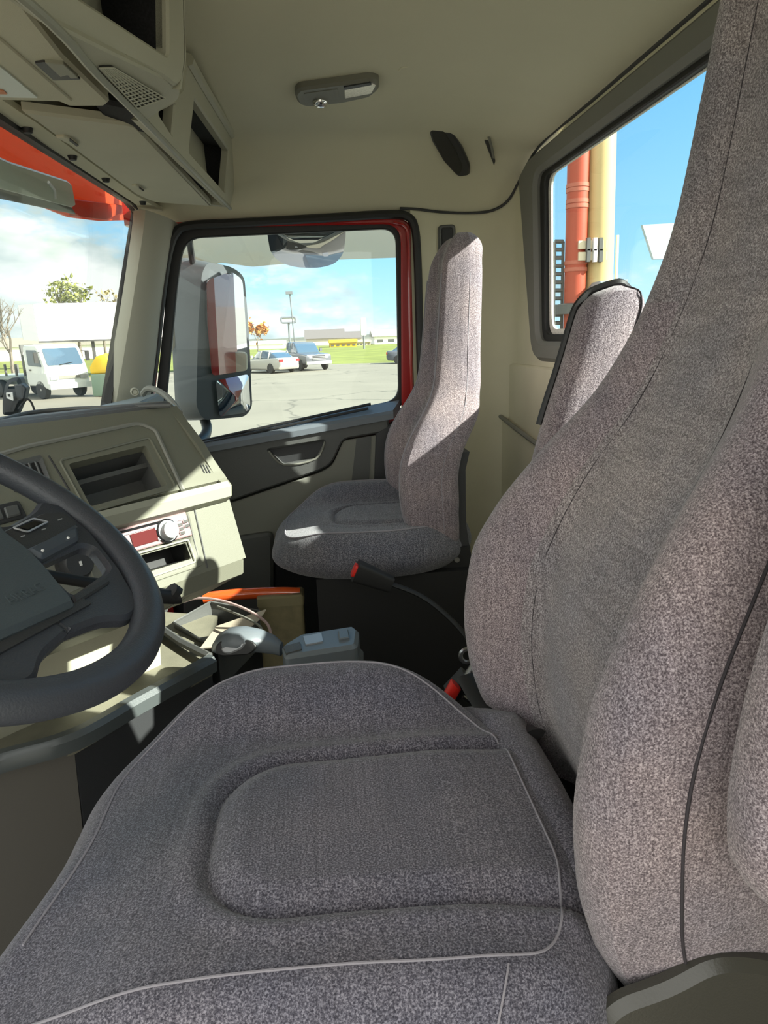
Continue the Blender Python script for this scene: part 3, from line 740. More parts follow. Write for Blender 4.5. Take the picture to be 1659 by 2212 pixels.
# storage cubby, cut as a frame: build the upper face as a plate with a hole
obj('top_pad', shell(0, 3), M_DGREY, dash)
obj('trim_ledge', shell(8, 11), mat('pale_ledge_plastic', (0.30, 0.30, 0.235), 0.5), dash)
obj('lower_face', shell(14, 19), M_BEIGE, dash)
end = [dp(d, z, -.006) for d, z in prof]
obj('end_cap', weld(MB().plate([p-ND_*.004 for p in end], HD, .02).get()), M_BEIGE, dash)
c00, c01, c11, c10 = dp(-.163, 2.112, -.010), dp(-.163, 2.112, TL), dp(-.016, 1.962, TL), dp(-.016, 1.962, -.010)
hole = rnd(TR([(148, 1002), (315, 962), (362, 1048), (196, 1094)], UO, UN), .006)
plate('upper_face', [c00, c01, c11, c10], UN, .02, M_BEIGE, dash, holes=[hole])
# cubby box
def recess(name, hole4, n, depth, m, parent, top_shelf=False, side=None):
    q = MB(); f = list(hole4); b = [p-n*depth for p in f]
    q.loft([f, b], caps=False); q.add(b, [(0, 1, 2, 3)]); q.add([p-n*.002 for p in b], [(3, 2, 1, 0)])
    return obj(name, q.get(), m, parent, smooth=False)
h4 = TR([(146, 1001), (317, 960), (364, 1049), (194, 1096)], UO, UN)
recess('storage_cubby', h4, UN, .075, M_DGREY, dash)
sl0 = [h4[0].lerp(h4[3], .22)-UN*.03, h4[1].lerp(h4[2], .22)-UN*.03]
obj('cubby_shelf', MB().loft([[p, p-UN*.045, p-UN*.045+(h4[3]-h4[0])*.10, p+(h4[3]-h4[0])*.10] for p in sl0]).get(), M_DGREY, dash, smooth=False)
# raised bezel lines round the cubby
bz = TR([(-60, 1000), (60, 965), (300, 915), (335, 930), (395, 1060)], UO, UN)
obj('bezel_edge', MB().tube([p+UN*.001 for p in rnd(bz, [0, 0, .03, .01, 0], 5)], .0045, 6).get(), M_GREY, dash)
bo = rnd(TR([(128, 995), (322, 946), (380, 1053), (190, 1108)], UO, UN), .010); 
obj('bezel_edge', MB().tube([p+UN*.0005 for p in bo], .0028, 6, closed=True).get(), M_BEIGE, dash)
obj('seam_line', MB().tube(TR([(105, 985), (150, 1060)], UO, UN), .0018, 5).get(), M_BLACK, dash)
# left of the cubby: a smaller framed vent
vo = rnd(TR([(15, 1003), (88, 985), (108, 1040), (30, 1065)], UO, UN), .006); vi = rnd(TR([(26, 1012), (82, 998), (98, 1036), (40, 1054)], UO, UN), .004)
plate('vent_frame', [p+UN*.004 for p in vo], UN, .006, M_DGREY, dash, holes=[vi])
plate('vent_back', [p+UN*.0015 for p in vi], UN, .001, M_BLACK, dash)
va, vb, vc, vd = TR([(26, 1012), (82, 998), (98, 1036), (40, 1054)], UO, UN)
for k in range(4):
    s = (k+.5)/4; obj('vent_slat', MB().tube([va.lerp(vb, s)+UN*.003, vd.lerp(vc, s)+UN*.003], .0022, 6).get(), M_DGREY, dash)
sw = rnd(TR([(-70, 1108), (40, 1082), (58, 1118), (-60, 1150)], UO, UN), .006)
plate('switch_panel', [p+UN*.004 for p in sw], UN, .006, M_CHAR, dash, bev=.002)
for a in ((-30, 1110), (6, 1101)):
    q = TR([(a[0], a[1]), (a[0]+30, a[1]-7), (a[0]+38, a[1]+15), (a[0]+8, a[1]+23)], UO, UN)
    plate('rocker_switch', [p+UN*.008 for p in rnd(q, .003)], UN, .006, M_DGREY, dash, bev=.002)
# embossed grille mark on the end
for k in range(3):
    q = TR([(432+k*6, 1004), (434+k*6, 1004), (443+k*6, 1022), (441+k*6, 1022)], UO, UN)
    plate('vent_slot', [p+UN*.0008 for p in q], UN, .001, M_CHAR, dash)
# lower stack: side cap seam, radio bezel, radio, pocket
obj('seam_line', MB().tube([p+LN*.0006 for p in TR([(419, 1098), (447, 1225)], LO, LN)]+[dp(-.02, 1.737, .105), dp(-.10, 1.69, .13)], .0020, 5).get(), M_DGREY, dash)
obj('seam_line', MB().tube([p+LN*.0006 for p in TR([(402, 1103), (432, 1222)], LO, LN)], .0013, 5).get(), M_DGREY, dash)
bzo = rnd(TR([(120, 1180), (406, 1105), (436, 1222), (160, 1315)], LO, LN), .006)
rad = TR([(150, 1170), (398, 1106), (413, 1157), (168, 1225)], LO, LN)
pko = TR([(190, 1225), (404, 1166), (420, 1214), (214, 1285)], LO, LN); pki = TR([(196, 1230), (400, 1173), (412, 1207), (212, 1268)], LO, LN)
lq = [dp(-.0155, 1.917, -.010), dp(-.0155, 1.917, TL), dp(.022, 1.790, TL), dp(.022, 1.790, -.010)]
plate('stack_face', [PP(*proj_px(p), LO, LN) for p in lq], LN, .02, M_BEIGE, dash, holes=[rnd(pki, .002)])
plate('radio_bezel', [p+LN*.0025 for p in bzo], LN, .004, M_BEIGE, dash, holes=[rnd(rad, .003), rnd(pki, .003)], bev=.001)
recess('lower_pocket', [p+LN*.001 for p in pki], LN, .06, M_BLACK, dash)
obj('pocket_rim', MB().tube([p+LN*.003 for p in rnd(pko, .004)], .0022, 6, closed=True).get(), mat('pale_ledge_plastic', (0, 0, 0)), dash)
rd = plate('radio', [p+LN*.006 for p in rnd(rad, .003)], LN, .02, mat('radio_face', (0.34, 0.22, 0.22), 0.25, coat=.3), dash, bev=.002)
ru = (rad[1]-rad[0]); rv = (rad[3]-rad[0])
def rp(s, t, h=.0065): return rad[0]+ru*s+rv*t+LN*h
def rquad(s0, t0, s1, t1, h=.0085): return [rp(s0, t0, h), rp(s1, t0, h), rp(s1, t1, h), rp(s0, t1, h)]
plate('radio_display', rquad(.45, .34, .68, .86), LN, .003, mat('radio_display', (0.10, 0.02, 0.02), .15), rd)
plate('disc_slot', rquad(.06, .10, .80, .19), LN, .003, M_GLOSSB, rd)
plate('radio_trim', rquad(.30, .22, .96, .30), LN, .003, M_SILVER, rd)
kc = rp(.77, .58, .006); KM = Matrix.Translation(kc) @ LN.to_track_quat('Z', 'Y').to_matrix().to_4x4()
obj('volume_knob', MB().lathe([(.021, 0), (.021, .006), (.0165, .008), (.0165, .018), (.013, .020), (0, .0195)], KM, 28).get(), M_SILVER, rd)
obj('knob_ring', MB().lathe([(.024, 0), (.024, .004), (.0215, .005), (.0215, .0)], KM, 28).get(), M_GLOSSB, rd)
for s, t in ((.69, .36), (.69, .82), (.86, .30), (.90, .48), (.90, .66), (.90, .84), (.96, .40), (.96, .60)):
    plate('radio_button', rquad(s-.022, t-.06, s+.022, t+.06, .0095), LN, .004, M_CHROME if s > .87 else M_SILVER, rd)
# lower knee panel in front of the tray
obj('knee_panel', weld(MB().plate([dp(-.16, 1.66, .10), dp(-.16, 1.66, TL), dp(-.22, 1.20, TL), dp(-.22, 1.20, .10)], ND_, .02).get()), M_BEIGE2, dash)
# top surface out to the glass, and passenger side continuation
tp = [dp(-.17, 2.118, .50), dp(-.17, 2.118, .0), dp(-.19, 2.112, -.03), Vector((-.47, 1.86, 2.10)), Vector((-.52, 2.36, 2.09)), Vector((-.70, 2.38, 2.06)), Vector((-.70, 1.6, 2.07)), Vector((-.70, 1.20, 2.085))]
topv = [Vector((p.x, p.y, p.z)) for p in tp]
plate('dash_top', topv, Vector((0, 0, 1)), .05, mat('blue_grey_dash_top', (0.19, 0.23, 0.245), .38, bump=.3, bscale=300), dash, bev=.006)
plate('passenger_face', [Vector((-.46, 1.80, 2.07)), Vector((-.515, 2.40, 2.06)), Vector((-.53, 2.40, 1.45)), Vector((-.48, 1.70, 1.45))], Vector((1, .1, 0)), .03, M_DGREY, dash, bev=.005)
# raised cowl line on the top and grey corner hose
obj('top_ridge', MB().tube(catmull(TX([(-20, 915), (60, 893), (150, 884), (260, 880), (368, 876)], z=2.118), 4), .005, 8).get(), M_DGREY, dash)
tag(tubeo('grab_loop', catmull([P(308, 852, y=2.0), P(318, 840, y=1.98), P(336, 842, y=1.95), P(358, 855, y=1.9), P(376, 874, y=1.85), P(388, 892, y=1.8)], 5), .0085, M_GREY), 'grey curved hose looping over the right corner of the dashboard top', 'hose')

# steering wheel
WC = Vector((-.389, .690, 2.066)); tlt = math.radians(35.1); yw = math.radians(5.6)
W1 = Vector((math.sin(yw), math.cos(yw), 0)); n0 = Vector((math.cos(yw), -math.sin(yw), 0))
W2 = -math.cos(tlt)*n0 + Vector((0, 0, math.sin(tlt))); WN = W1.cross(W2).normalized()
if WN.z < 0: WN = -WN
wheel = empty('steering_wheel', WC-WN*.10, 'black steering wheel with thumb switches and a round knob, cut by the left edge', 'steering wheel')
RO = .224
mb = MB(); rings = []
for i in range(96):
    a = 2*PI*i/96; c = WC + (W1*math.cos(a)+W2*math.sin(a))*RO; rad_ = (W1*math.cos(a)+W2*math.sin(a))
    rings.append([c + rad_*.0195*math.cos(b) + WN*.0175*math.sin(b) for b in [2*PI*k/16 for k in range(16)]])
obj('rim', mb.loft(rings, closed=True).get(), M_WHEEL, wheel)
def wq(px, py, h=0.0):      # point on the wheel plane raised by h
    return PP(px, py, WC+WN*h, WN)
def WT_(pts, h=0.0): return [wq(a, b, h) for a, b in pts]
_ra = math.radians(8.6); WU = W1*math.cos(_ra)-W2*math.sin(_ra); WV = W1*math.sin(_ra)+W2*math.cos(_ra)
def uv(u, v, h=0.0): return WC+WU*u+WV*v+WN*h
def wmir(pts):
    c = []
    for p in pts: d = p-WC; c.append(WC - WU*d.dot(WU) + WV*d.dot(WV) + WN*d.dot(WN))
    return list(reversed(c))
# right-hand spoke with the opening in it; mirrored for the other side
sp_ = [uv(0, .02, .004)]+WT_([(20, 1132), (72, 1102), (86, 1078), (130, 1090), (200, 1150), (262, 1228), (298, 1290), (300, 1318), (280, 1334), (225, 1334), (150, 1362)], .004)+[uv(.0, -.158, .004)]
hl = rnd(WT_([(90, 1216), (180, 1176), (203, 1182), (234, 1222), (228, 1234), (158, 1282)], .004), .006)
spr = rnd(sp_, [0, .01, .02, .01, 0, 0, 0, 0, .01, .01, .02, .01, 0])
plate('spoke', spr, WN, .014, M_WHEEL, wheel, holes=[hl], bev=.005)
plate('spoke', wmir(spr), WN, .014, M_WHEEL, wheel, holes=[wmir(hl)], bev=.005)
plate('spoke_insert', rnd(WT_([(156, 1285), (232, 1243), (240, 1256), (164, 1303)], .008), .004), WN, .008, M_CHAR, wheel, bev=.002)
hubp = [uv(.070, .075, .014), uv(.094, .025, .014)]+WT_([(20, 1150), (62, 1180), (100, 1218), (135, 1260), (168, 1300)], .014)
hub = rnd(hubp + [uv(-.09, -.1365, .014), uv(-.118, -.02, .014), uv(-.105, .03, .014), uv(-.07, .075, .014)], .006)
plate('airbag_cover', hub, WN, .014, M_HUB, wheel, bev=.005)
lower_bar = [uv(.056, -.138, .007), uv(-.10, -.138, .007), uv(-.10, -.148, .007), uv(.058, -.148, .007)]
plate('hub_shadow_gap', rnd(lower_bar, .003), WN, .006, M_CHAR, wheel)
WQ = WN.to_track_quat('Z', 'Y').to_matrix().to_4x4()
obj('hub_back', MB().lathe([(.055, -.09), (.075, -.03), (.06, -.008)], Matrix.Translation(WC) @ WQ).get(), M_CHAR, wheel)
swp = rnd(WT_([(-10, 1152), (93, 1106), (130, 1103), (168, 1124), (174, 1164), (92, 1206)], .010), .006)
pod = plate('switch_pod', swp, WN, .014, M_CHAR, wheel, bev=.003)
plate('rocker_switch', rnd(WT_([(58, 1182), (168, 1132), (172, 1162), (94, 1203)], .015), .005), WN, .010, mat('blue_grey_switch', (.055, .068, .085), .4), pod, bev=.004)
for a in ((92, 1189), (147, 1162)):
    obj('switch_mark', MB().lathe([(0, .001), (.0016, .001), (.0016, -.004)], Matrix.Translation(wq(a[0], a[1], .0155)) @ WQ, 12).get(), M_WHITE, pod)
fr_ = WT_([(28, 1140), (72, 1120), (104, 1127), (60, 1149)], .012)
obj('button_frame', MB().tube(rnd(fr_, .003), .0012, 6, closed=True).get(), M_SILVER, pod)
plate('button', rnd(WT_([(42, 1139), (74, 1125), (92, 1129), (61, 1143)], .0125), .002), WN, .004, M_GLOSSB, pod)
for a in ((130, 1121), (95, 1142), (50, 1157)):
    plate('button_mark', WT_([(a[0]-5, a[1]+1), (a[0]+4, a[1]-2), (a[0]+5, a[1]), (a[0]-4, a[1]+3)], .0108), WN, .001, M_SILVER, pod)
tx = bpy.data.curves.new('cover_lettering', 'FONT'); tx.body = 'AIRBAG'; tx.size = .016; tx.extrude = .0005; tx.align_x = 'CENTER'; tx.align_y = 'CENTER'
to = bpy.data.objects.new('cover_lettering', tx); COL.objects.link(to); tx.materials.append(M_HUB); to.parent = wheel
lx = WU; ly = WV; lc = uv(-.006, -.108, .0142) - org(wheel)
bpy.context.view_layer.update()
tm = bpy.data.meshes.new_from_object(to.evaluated_get(bpy.context.evaluated_depsgraph_get())); bpy.data.objects.remove(to)
to = bpy.data.objects.new('cover_lettering', tm); COL.objects.link(to); to.parent = wheel
to.matrix_local = Matrix(((lx.x, ly.x, WN.x, lc.x), (lx.y, ly.y, WN.y, lc.y), (lx.z, ly.z, WN.z, lc.z), (0, 0, 0, 1)))
# steering column with its shroud and stalk (seen through the wheel)
colm = empty('steering_column', WC-WN*.30, 'dark steering column shroud behind the steering wheel with a black stalk', 'steering column')
obj('shroud', MB().lathe([(.05, -.62), (.055, -.34), (.06, -.20), (.06, -.12), (.05, -.085)], Matrix.Translation(WC) @ WQ, 20).get(), M_CHAR, colm)
st = [WC-WN*.11+W1*.06, WC-WN*.10+W1*.16, P(352, 1288, y=1.02), P(365, 1275, y=1.03)]
obj('stalk', MB().tube(catmull(st, 6), [.008]*10+[.012]*4+[.015]*4+[.010], 10).get(), M_BLACK, colm)
# climate knob on the dash, seen through the opening of the spoke
KP = PP(158, 1218, LO, LN); KM2 = Matrix.Translation(KP) @ LN.to_track_quat('Z', 'Y').to_matrix().to_4x4()
cp_ = plate('climate_panel', rnd([p+LN*.003 for p in TR([(60, 1180), (196, 1140), (222, 1250), (90, 1310)], LO, LN)], .006), LN, .005, M_GREY, dash, bev=.002)
obj('climate_knob', MB().lathe([(.034, 0), (.034, .004), (.028, .005), (.027, .022), (.024, .026), (0, .0255)], KM2, 32).get(), M_CHAR, cp_)
obj('knob_mark', MB().box((-.002, -.006, .0256), (.002, .002, .0272), KM2).get(), M_WHITE, cp_)

# ------------------------------------------------------------------ overhead console, sun visors, lamp
con = empty('overhead_console', (-0.3, 1.2, 2.62), 'khaki overhead storage console with dark open pockets and a square-hole grille above the windshield', 'overhead console')
A1, A2 = P(345, 165, y=1.20), P(120, 50, y=.92)
bd = (A1-A2); bd.z = 0; bd.normalize(); BN = Vector((bd.y, -bd.x, 0)); BN = BN if BN.x > 0 else -BN
BN = (BN + Vector((0, 0, -.18))).normalized()
def B(pts): return TR(pts, A1, BN)
zc = 2.86
bface = B([(20, -5), (120, 50), (345, 160), (385, 190), (398, 165), (402, 125), (398, -60), (380, -300), (-120, -300)])
for i in (0, 8): bface[i] = bface[i]-bd*.55
bface[7].z = bface[8].z = 2.86
bhole = rnd(B([(60, -70), (180, 0), (364, 122), (363, -70)]), [.0, 0, .01, .0])
plate('front_panel', rnd(bface, [0, 0, .05, .02, .01, 0, 0, 0, 0]), BN, .02, M_BEIGE2, con, holes=[bhole], bev=.004)
recess('open_pocket', [p-BN*.01 for p in B([(60, -70), (182, 2), (364, 122), (363, -70)])], BN, .10, M_NET, con)
# underside with the grille
R1, R2 = P(30, -20, y=.80), P(312, 262, y=1.31)
u1 = B([(100, 40)])[0]; u2 = B([(345, 163)])[0]; u3 = B([(388, 192)])[0]
UNn = (u2-R2).cross(R1-R2).normalized(); UNn = UNn if UNn.z < 0 else -UNn
def U(pts): return TR(pts, R2, UNn)
under = U([(30, -20), (314, 264), (350, 236), (383, 218), (392, 200), (378, 182), (345, 163), (230, 108), (130, 58), (70, 22)])
under = under[:1]+under[1:]+[under[-1]-bd*.5, under[0]-bd*.5]
plate('underside', rnd(under, [0, .004, .0, .02, .01, .02, 0, 0, 0, 0, 0, 0]), UNn, .012, M_BEIGE2, con, bev=.003)
ga, gb, gc, gd = [p+UNn*.004 for p in U([(210, 140), (240, 139), (352, 206), (292, 228)])]
gr = plate('speaker_grille', rnd([ga, gb, gc, gd], .006), UNn, .003, M_GLOSSB, con)
mb = MB()
for k in range(13):
    t = k/12; mb.tube([ga.lerp(gd, t)+UNn*.001, gb.lerp(gc, t)+UNn*.001], .0013, 5)
for k in range(8):
    t = k/7; mb.tube([ga.lerp(gb, t)+UNn*.001, gd.lerp(gc, t)+UNn*.001], .0013, 5)
obj('grille_mesh', mb.get(), M_BEIGE2, gr)
obj('end_cap', MB().loft([[a, a-BN*.18, b_-BN*.18, b_] for a, b_ in zip(B([(392, 192), (402, 125), (399, 0), (396, -90)]), B([(388, 194), (398, 125), (395, 0), (392, -90)]))]).get(), M_BEIGE2, con, smooth=False)
# bright edge rail
rail = [R1-bd*.5, R1, R1.lerp(R2, .5), R2, P(400, 352, y=1.68), P(482, 434, y=2.25), P(497, 450, y=2.37)]
obj('edge_rail', MB().tube(catmull(rail, 5), .006, 8).get(), mat('pale_ledge_plastic', (0, 0, 0)), con)
# passenger-side section with two net pockets
E1, E2, E3 = P(312, 262, y=1.32), P(497, 447, y=2.37), P(512, 322, y=2.37)
EN = (E2-E1).cross(E3-E1).normalized(); EN = EN if EN.x > 0 else -EN
def E_(pts, h=0): return [p+EN*h for p in TR(pts, E1, EN)]
eo = E_([(312, 264), (497, 449), (505, 415), (513, 330), (510, 305), (406, 128), (398, 190), (372, 215), (335, 240)])
h2 = rnd(E_([(420, 214), (495, 326), (487, 416), (408, 326)]), .006); h1 = rnd(E_([(343, 244), (379, 226), (373, 292)]), .003)
plate('passenger_panel', rnd(eo, [0, .004, .01, .01, .01, .0, .01, .01, 0]), EN, .022, M_BEIGE2, con, holes=[h2, h1], bev=.004)
recess('net_pocket', E_([(418, 210), (497, 324), (489, 420), (405, 327)], -.014), EN, .12, M_NET, con)
recess('net_pocket', E_([(338, 238), (382, 222), (376, 300), (340, 250)], -.014), EN, .10, M_NET, con)
obj('passenger_end', MB().loft([[a, a+Vector((-.20, .0, .02)), b_+Vector((-.20, 0, .02)), b_] for a, b_ in zip(E_([(497, 449), (513, 330), (510, 303)], -.004), E_([(494, 447), (508, 328), (506, 300)], -.02))]).get(), M_BEIGE2, con, smooth=False)
obj('top_edge', MB().tube(catmull(E_([(406, 128), (440, 188), (510, 306)]), 4), .012, 8).get(), M_BEIGE2, con)
# box body so nothing shows above the visors
obj('console_body', MB().loft([[Vector((-.30, y, 2.70)), Vector((-.30, y, 2.86)), Vector((-.58, y, 2.82)), Vector((-.58, y, 2.70))] for y in (.3, 1.3, 2.36)]).get(), M_BEIGE2, con, smooth=False)

def visor(name, pts, z, th, label):
    v_ = empty(name, P(pts[0][0], pts[0][1], z=z), label, 'sun visor'); return v_
pv = visor('sun_visor', [(250, 330)], 2.655, .02, 'khaki sun visor folded up on the passenger half of the windshield header')
pvp = rnd(TX([(44, 242), (78, 246), (290, 272), (304, 284), (458, 446), (330, 437), (292, 420), (75, 262)], z=2.655), [.01, .0, .02, .01, .006, .03, .02, .0])
plate('visor_panel', pvp, Vector((0, 0, -1)), .018, M_VISOR, pv, bev=.005)
def clip(parent, c, s, z):
    pts = [(c[0]-22*s, c[1]-2*s), (c[0]-4*s, c[1]-4*s), (c[0]+10*s, c[1]), (c[0]+28*s, c[1]+16*s), (c[0]+14*s, c[1]+16*s), (c[0]-2*s, c[1]+8*s)]
    plate('hinge_clip', rnd(TX(pts, z=z), .003), Vector((0, 0, -1)), .008, M_VISOR, parent, bev=.002)
    plate('hinge_slot', TX([(c[0]+9*s, c[1]), (c[0]+28*s, c[1]+15*s), (c[0]+24*s, c[1]+17*s), (c[0]+8*s, c[1]+5*s)], z=z-.0012), Vector((0, 0, -1)), .002, M_BLACK, parent)
clip(pv, (142, 300), 1.0, 2.650); clip(pv, (296, 404), .55, 2.650)
dv = visor('sun_visor', [(60, 140)], 2.635, .02, 'khaki sun visor with a mirror flap and printed card, cut by the left edge')
plate('visor_panel', rnd(drv(TX([(-120, -110), (30, -12), (135, 122), (182, 168), (238, 222), (226, 230), (150, 230), (-120, 224)], z=2.635), [0, 7], .45), [0, .01, .0, .0, .008, .004, 0, 0]), Vector((0, 0, -1)), .020, M_VISOR, dv, bev=.004)
plate('mirror_flap', rnd(TX([(-120, 10), (0, 84), (158, 220), (-120, 213)], z=2.632), [0, .006, .004, 0]), Vector((0, 0, -1)), .006, M_VISOR, dv, bev=.002)
plate('printed_card', rnd(TX([(-120, 70), (2, 146), (82, 212), (-120, 207)], z=2.630), [0, .004, .003, 0]), Vector((0, 0, -1)), .004, mat('pale_card', (.66, .72, .68), .4), dv)
plate('card_mark', rnd(TX([(-20, 193), (8, 196), (16, 204), (-20, 204)], z=2.6285), .001), Vector((0, 0, -1)), .001, mat('orange_print', (.65, .22, .08), .5), dv)
plate('latch_recess', rnd(TX([(75, 137), (96, 134), (175, 172), (116, 174)], z=2.632), .003), Vector((0, 0, -1)), .004, M_CHAR, dv)
plate('latch_clip', rnd(TX([(97, 136), (138, 140), (170, 169), (152, 170), (146, 163), (130, 167)], z=2.630), .002), Vector((0, 0, -1)), .006, mat('pale_ledge_plastic', (0, 0, 0)), dv, bev=.001)
# header trim strip with its clips
struct(plate('trim_4', rnd(drv(TX([(-80, 196), (40, 240), (75, 262), (290, 420), (400, 484), (318, 462), (288, 438), (-80, 222)], z=2.664), [0, 7], 1.1), [0, 0, 0, .02, .0, .02, 0, 0]), Vector((0, 0, -1)), .012, M_HEAD))
for a in ((60, 284), (157, 343), (229, 391), (309, 440)):
    q = P(a[0], a[1], z=2.658)
    tag(obj('header_clip', MB().lathe([(.0, -.004), (.008, -.003), (.011, .006)], Matrix.Translation(q), 12).get(), M_BLACK), 'small black trim clip on the header above the windshield glass', 'trim clip', 'trim clips along the windshield header')

def ceil_hit(px, py, off=.002):
    d = ray(px, py); t = 0; last = None
    t = 1.0/FPX; s = .002/ d.length*1.0
    k = .5/d.length
    while k < 6/d.length:
        q = CAM + d*k
        if q.z >= ceil_z(q.x, q.y): break
        k += .003/d.length
    e = .004
    n = Vector((ceil_z(q.x+e, q.y)-ceil_z(q.x-e, q.y), ceil_z(q.x, q.y+e)-ceil_z(q.x, q.y-e), -2*e)).normalized()
    return q + n*off, n
lc_, ln = ceil_hit(728, 203)
lamp = empty('dome_lamp', lc_, 'oblong ceiling lamp with a clear lens and small round switch on the headliner', 'dome lamp')
def CT(pts, off): return [PP(a, b, lc_+ln*off, ln) for a, b in pts]
plate('lamp_housing', rnd(CT([(636, 206), (646, 195), (800, 174), (819, 179), (818, 197), (800, 211), (740, 224), (664, 232), (644, 226)], .016), .012), ln, .018, mat('lamp_grey', (.17, .165, .13), .5), lamp, bev=.006)
plate('lamp_lens', rnd(CT([(742, 191), (804, 181), (813, 186), (804, 203), (744, 214)], .018), .006), ln, .008, mat('frosted_lens', (.80, .78, .68), .15, nscale=300, namt=.2), lamp, bev=.003)
plate('lens_slot', rnd(CT([(742, 189), (800, 179), (803, 184), (744, 195)], .0185), .002), ln, .004, M_CHAR, lamp)
plate('switch_plate', rnd(CT([(656, 203), (730, 193), (732, 214), (660, 223)], .0175), .006), ln, .004, M_GREY, lamp)
kc2 = CT([(692, 219)], .018)[0]; LQ = ln.to_track_quat('Z', 'Y').to_matrix().to_4x4()
obj('switch_knob', MB().lathe([(.019, 0), (.019, .004), (.014, .010), (.007, .014), (0, .0145)], Matrix.Translation(kc2) @ LQ, 20).get(), M_CHROME, lamp)
# oval black grille and coat hook high in the corner
oc, on = ceil_hit(968, 318)
ov = empty('corner_speaker', oc, 'oval black speaker grille on the headliner in the upper rear corner', 'speaker')
def OT(pts, off): return [PP(a, b, oc+on*off, on) for a, b in pts]
plate('grille_frame', rnd(OT([(945, 246), (953, 248), (1000, 325), (1016, 362), (1015, 380), (990, 384), (960, 352), (934, 308), (925, 276), (930, 258)], .014), .012), on, .03, M_CHAR, ov, bev=.005)
plate('grille_face', rnd(OT([(944, 275), (956, 280), (985, 325), (1000, 362), (995, 376), (984, 376), (958, 346), (936, 305), (931, 280)], .0165), .012), on, .006, mat('grille_cloth', (.035, .034, .028), .8, bump=.6, bscale=500), ov, bev=.002)
hc, hn = ceil_hit(1057, 325)
hk = empty('coat_hook', hc, 'narrow dark coat hook beside the oval speaker on the headliner', 'coat hook')
def HT(pts, off): return [PP(a, b, hc+hn*off, hn) for a, b in pts]
plate('hook_base', rnd(HT([(1045, 302), (1054, 297), (1070, 350), (1067, 358)], .006), .003), hn, .012, M_CHAR, hk, bev=.002)
obj('hook_arm', MB().tube(HT([(1056, 296), (1062, 318), (1066, 340)], .014), .004, 8).get(), M_GREY, hk)
tag(tubeo('headliner_scar', catmull([ceil_hit(a, b, .001)[0] for a, b in ((862, 152), (868, 145), (880, 143))], 4), .002, M_HEAD), 'small raised crescent scuff in the ceiling cloth behind the lamp', 'scuff')

# ------------------------------------------------------------------ low console between the seats
tr = empty('console_tray', P(230, 1500, z=1.50), 'khaki open console tray with a grey rim below the steering wheel', 'console tray')
rp_ = [P(-120, 1668, z=1.55), P(0, 1628, z=1.55), P(155, 1583, z=1.55), P(295, 1506, z=1.55), P(455, 1420, z=1.55)]
inn_ = Vector((-.76, .65, 0))
mb = MB(); rings = []
for q in catmull(rp_, 5): rings.append([q+inn_*-.018+Vector((0, 0, -.03)), q+inn_*-.02+Vector((0, 0, -.004)), q+inn_*-.012+Vector((0, 0, .006)), q+inn_*.006+Vector((0, 0, .006)), q+inn_*.014+Vector((0, 0, -.03))])
obj('tray_rim', mb.loft(rings).get(), mat('tray_rim_grey', (.075, .085, .085), .35, bump=.1), tr)
base_ = [q+Vector((0, 0, -.025)) for q in rp_]
far_ = [P(470, 1330, z=1.525), P(330, 1320, z=1.525), P(100, 1420, z=1.525), P(-120, 1510, z=1.525)]
plate('tray_floor', base_+far_, Vector((0, 0, 1)), .02, mat('olive_tray_floor', (.19, .18, .13), .7, nscale=12, namt=.25, bump=.2), tr)
plate('tray_side', [rp_[0]+Vector((0, 0, -.02)), rp_[2]+Vector((0, 0, -.02)), Vector((rp_[2].x-.02, rp_[2].y, 1.12)), Vector((rp_[0].x-.02, rp_[0].y, 1.12))], -inn_, .03, mat('brown_grey_plastic', (.095, .088, .075), .55, bump=.2), tr)
plate('kick_panel', [rp_[2]+Vector((0, 0, -.02)), rp_[4]+Vector((0, 0, -.02)), Vector((rp_[4].x-.01, rp_[4].y, 1.12)), Vector((rp_[2].x-.01, rp_[2].y, 1.12))], -inn_, .03, M_CHAR, tr)
obj('tray_divider', MB().tube([P(330, 1345, z=1.54), P(392, 1388, z=1.54), P(452, 1418, z=1.545)], .010, 6).get(), M_DGREY, tr)
bin_ = empty('storage_bin', P(440, 1360, z=1.50), 'dark open bin beside the tray holding a tan card and loose cables', 'storage bin')
bq = [P(375, 1345, z=1.54), P(455, 1300, z=1.56), P(560, 1320, z=1.54), P(470, 1405, z=1.53)]
q = MB(); q.loft([[p+Vector((0, 0, 0)) for p in bq], [p+Vector((0, 0, -.10)) for p in bq]], caps=False)
q.add([p+Vector((0, 0, -.10)) for p in bq], [(0, 1, 2, 3)])
obj('bin_body', q.get(), M_DGREY, bin_, smooth=False)
obj('bin_rim', MB().tube(bq, .004, 6, closed=True).get(), M_DGREY, bin_)
card = [P(432, 1400, z=1.55), P(468, 1352, z=1.565), P(574, 1316, z=1.60), P(560, 1336, z=1.592), P(520, 1372, z=1.57), P(470, 1398, z=1.555)]
cn = (card[1]-card[0]).cross(card[2]-card[0]).normalized(); cn = cn if cn.z > 0 else -cn
tag(plate('card_sheet', card, cn, .003, mat('tan_card', (.55, .47, .36), .8)), 'tan folded card lying across the dark bin', 'card')
tag(tubeo('cable', catmull([P(395, 1300, z=1.62), P(430, 1292, z=1.63), P(480, 1298, z=1.63), P(535, 1318, z=1.62), P(575, 1345, z=1.60), P(586, 1372, z=1.57)], 6), .0035, mat('pink_grey_cord', (.42, .30, .28), .5)), 'thin pinkish cable arching over the bin', 'cable')
tag(tubeo('cable', catmull([P(470, 1310, z=1.60), P(520, 1330, z=1.61), P(560, 1352, z=1.60), P(578, 1385, z=1.56)], 6), .003, M_GREY), 'thin grey cable looping under the pinkish one', 'cable')
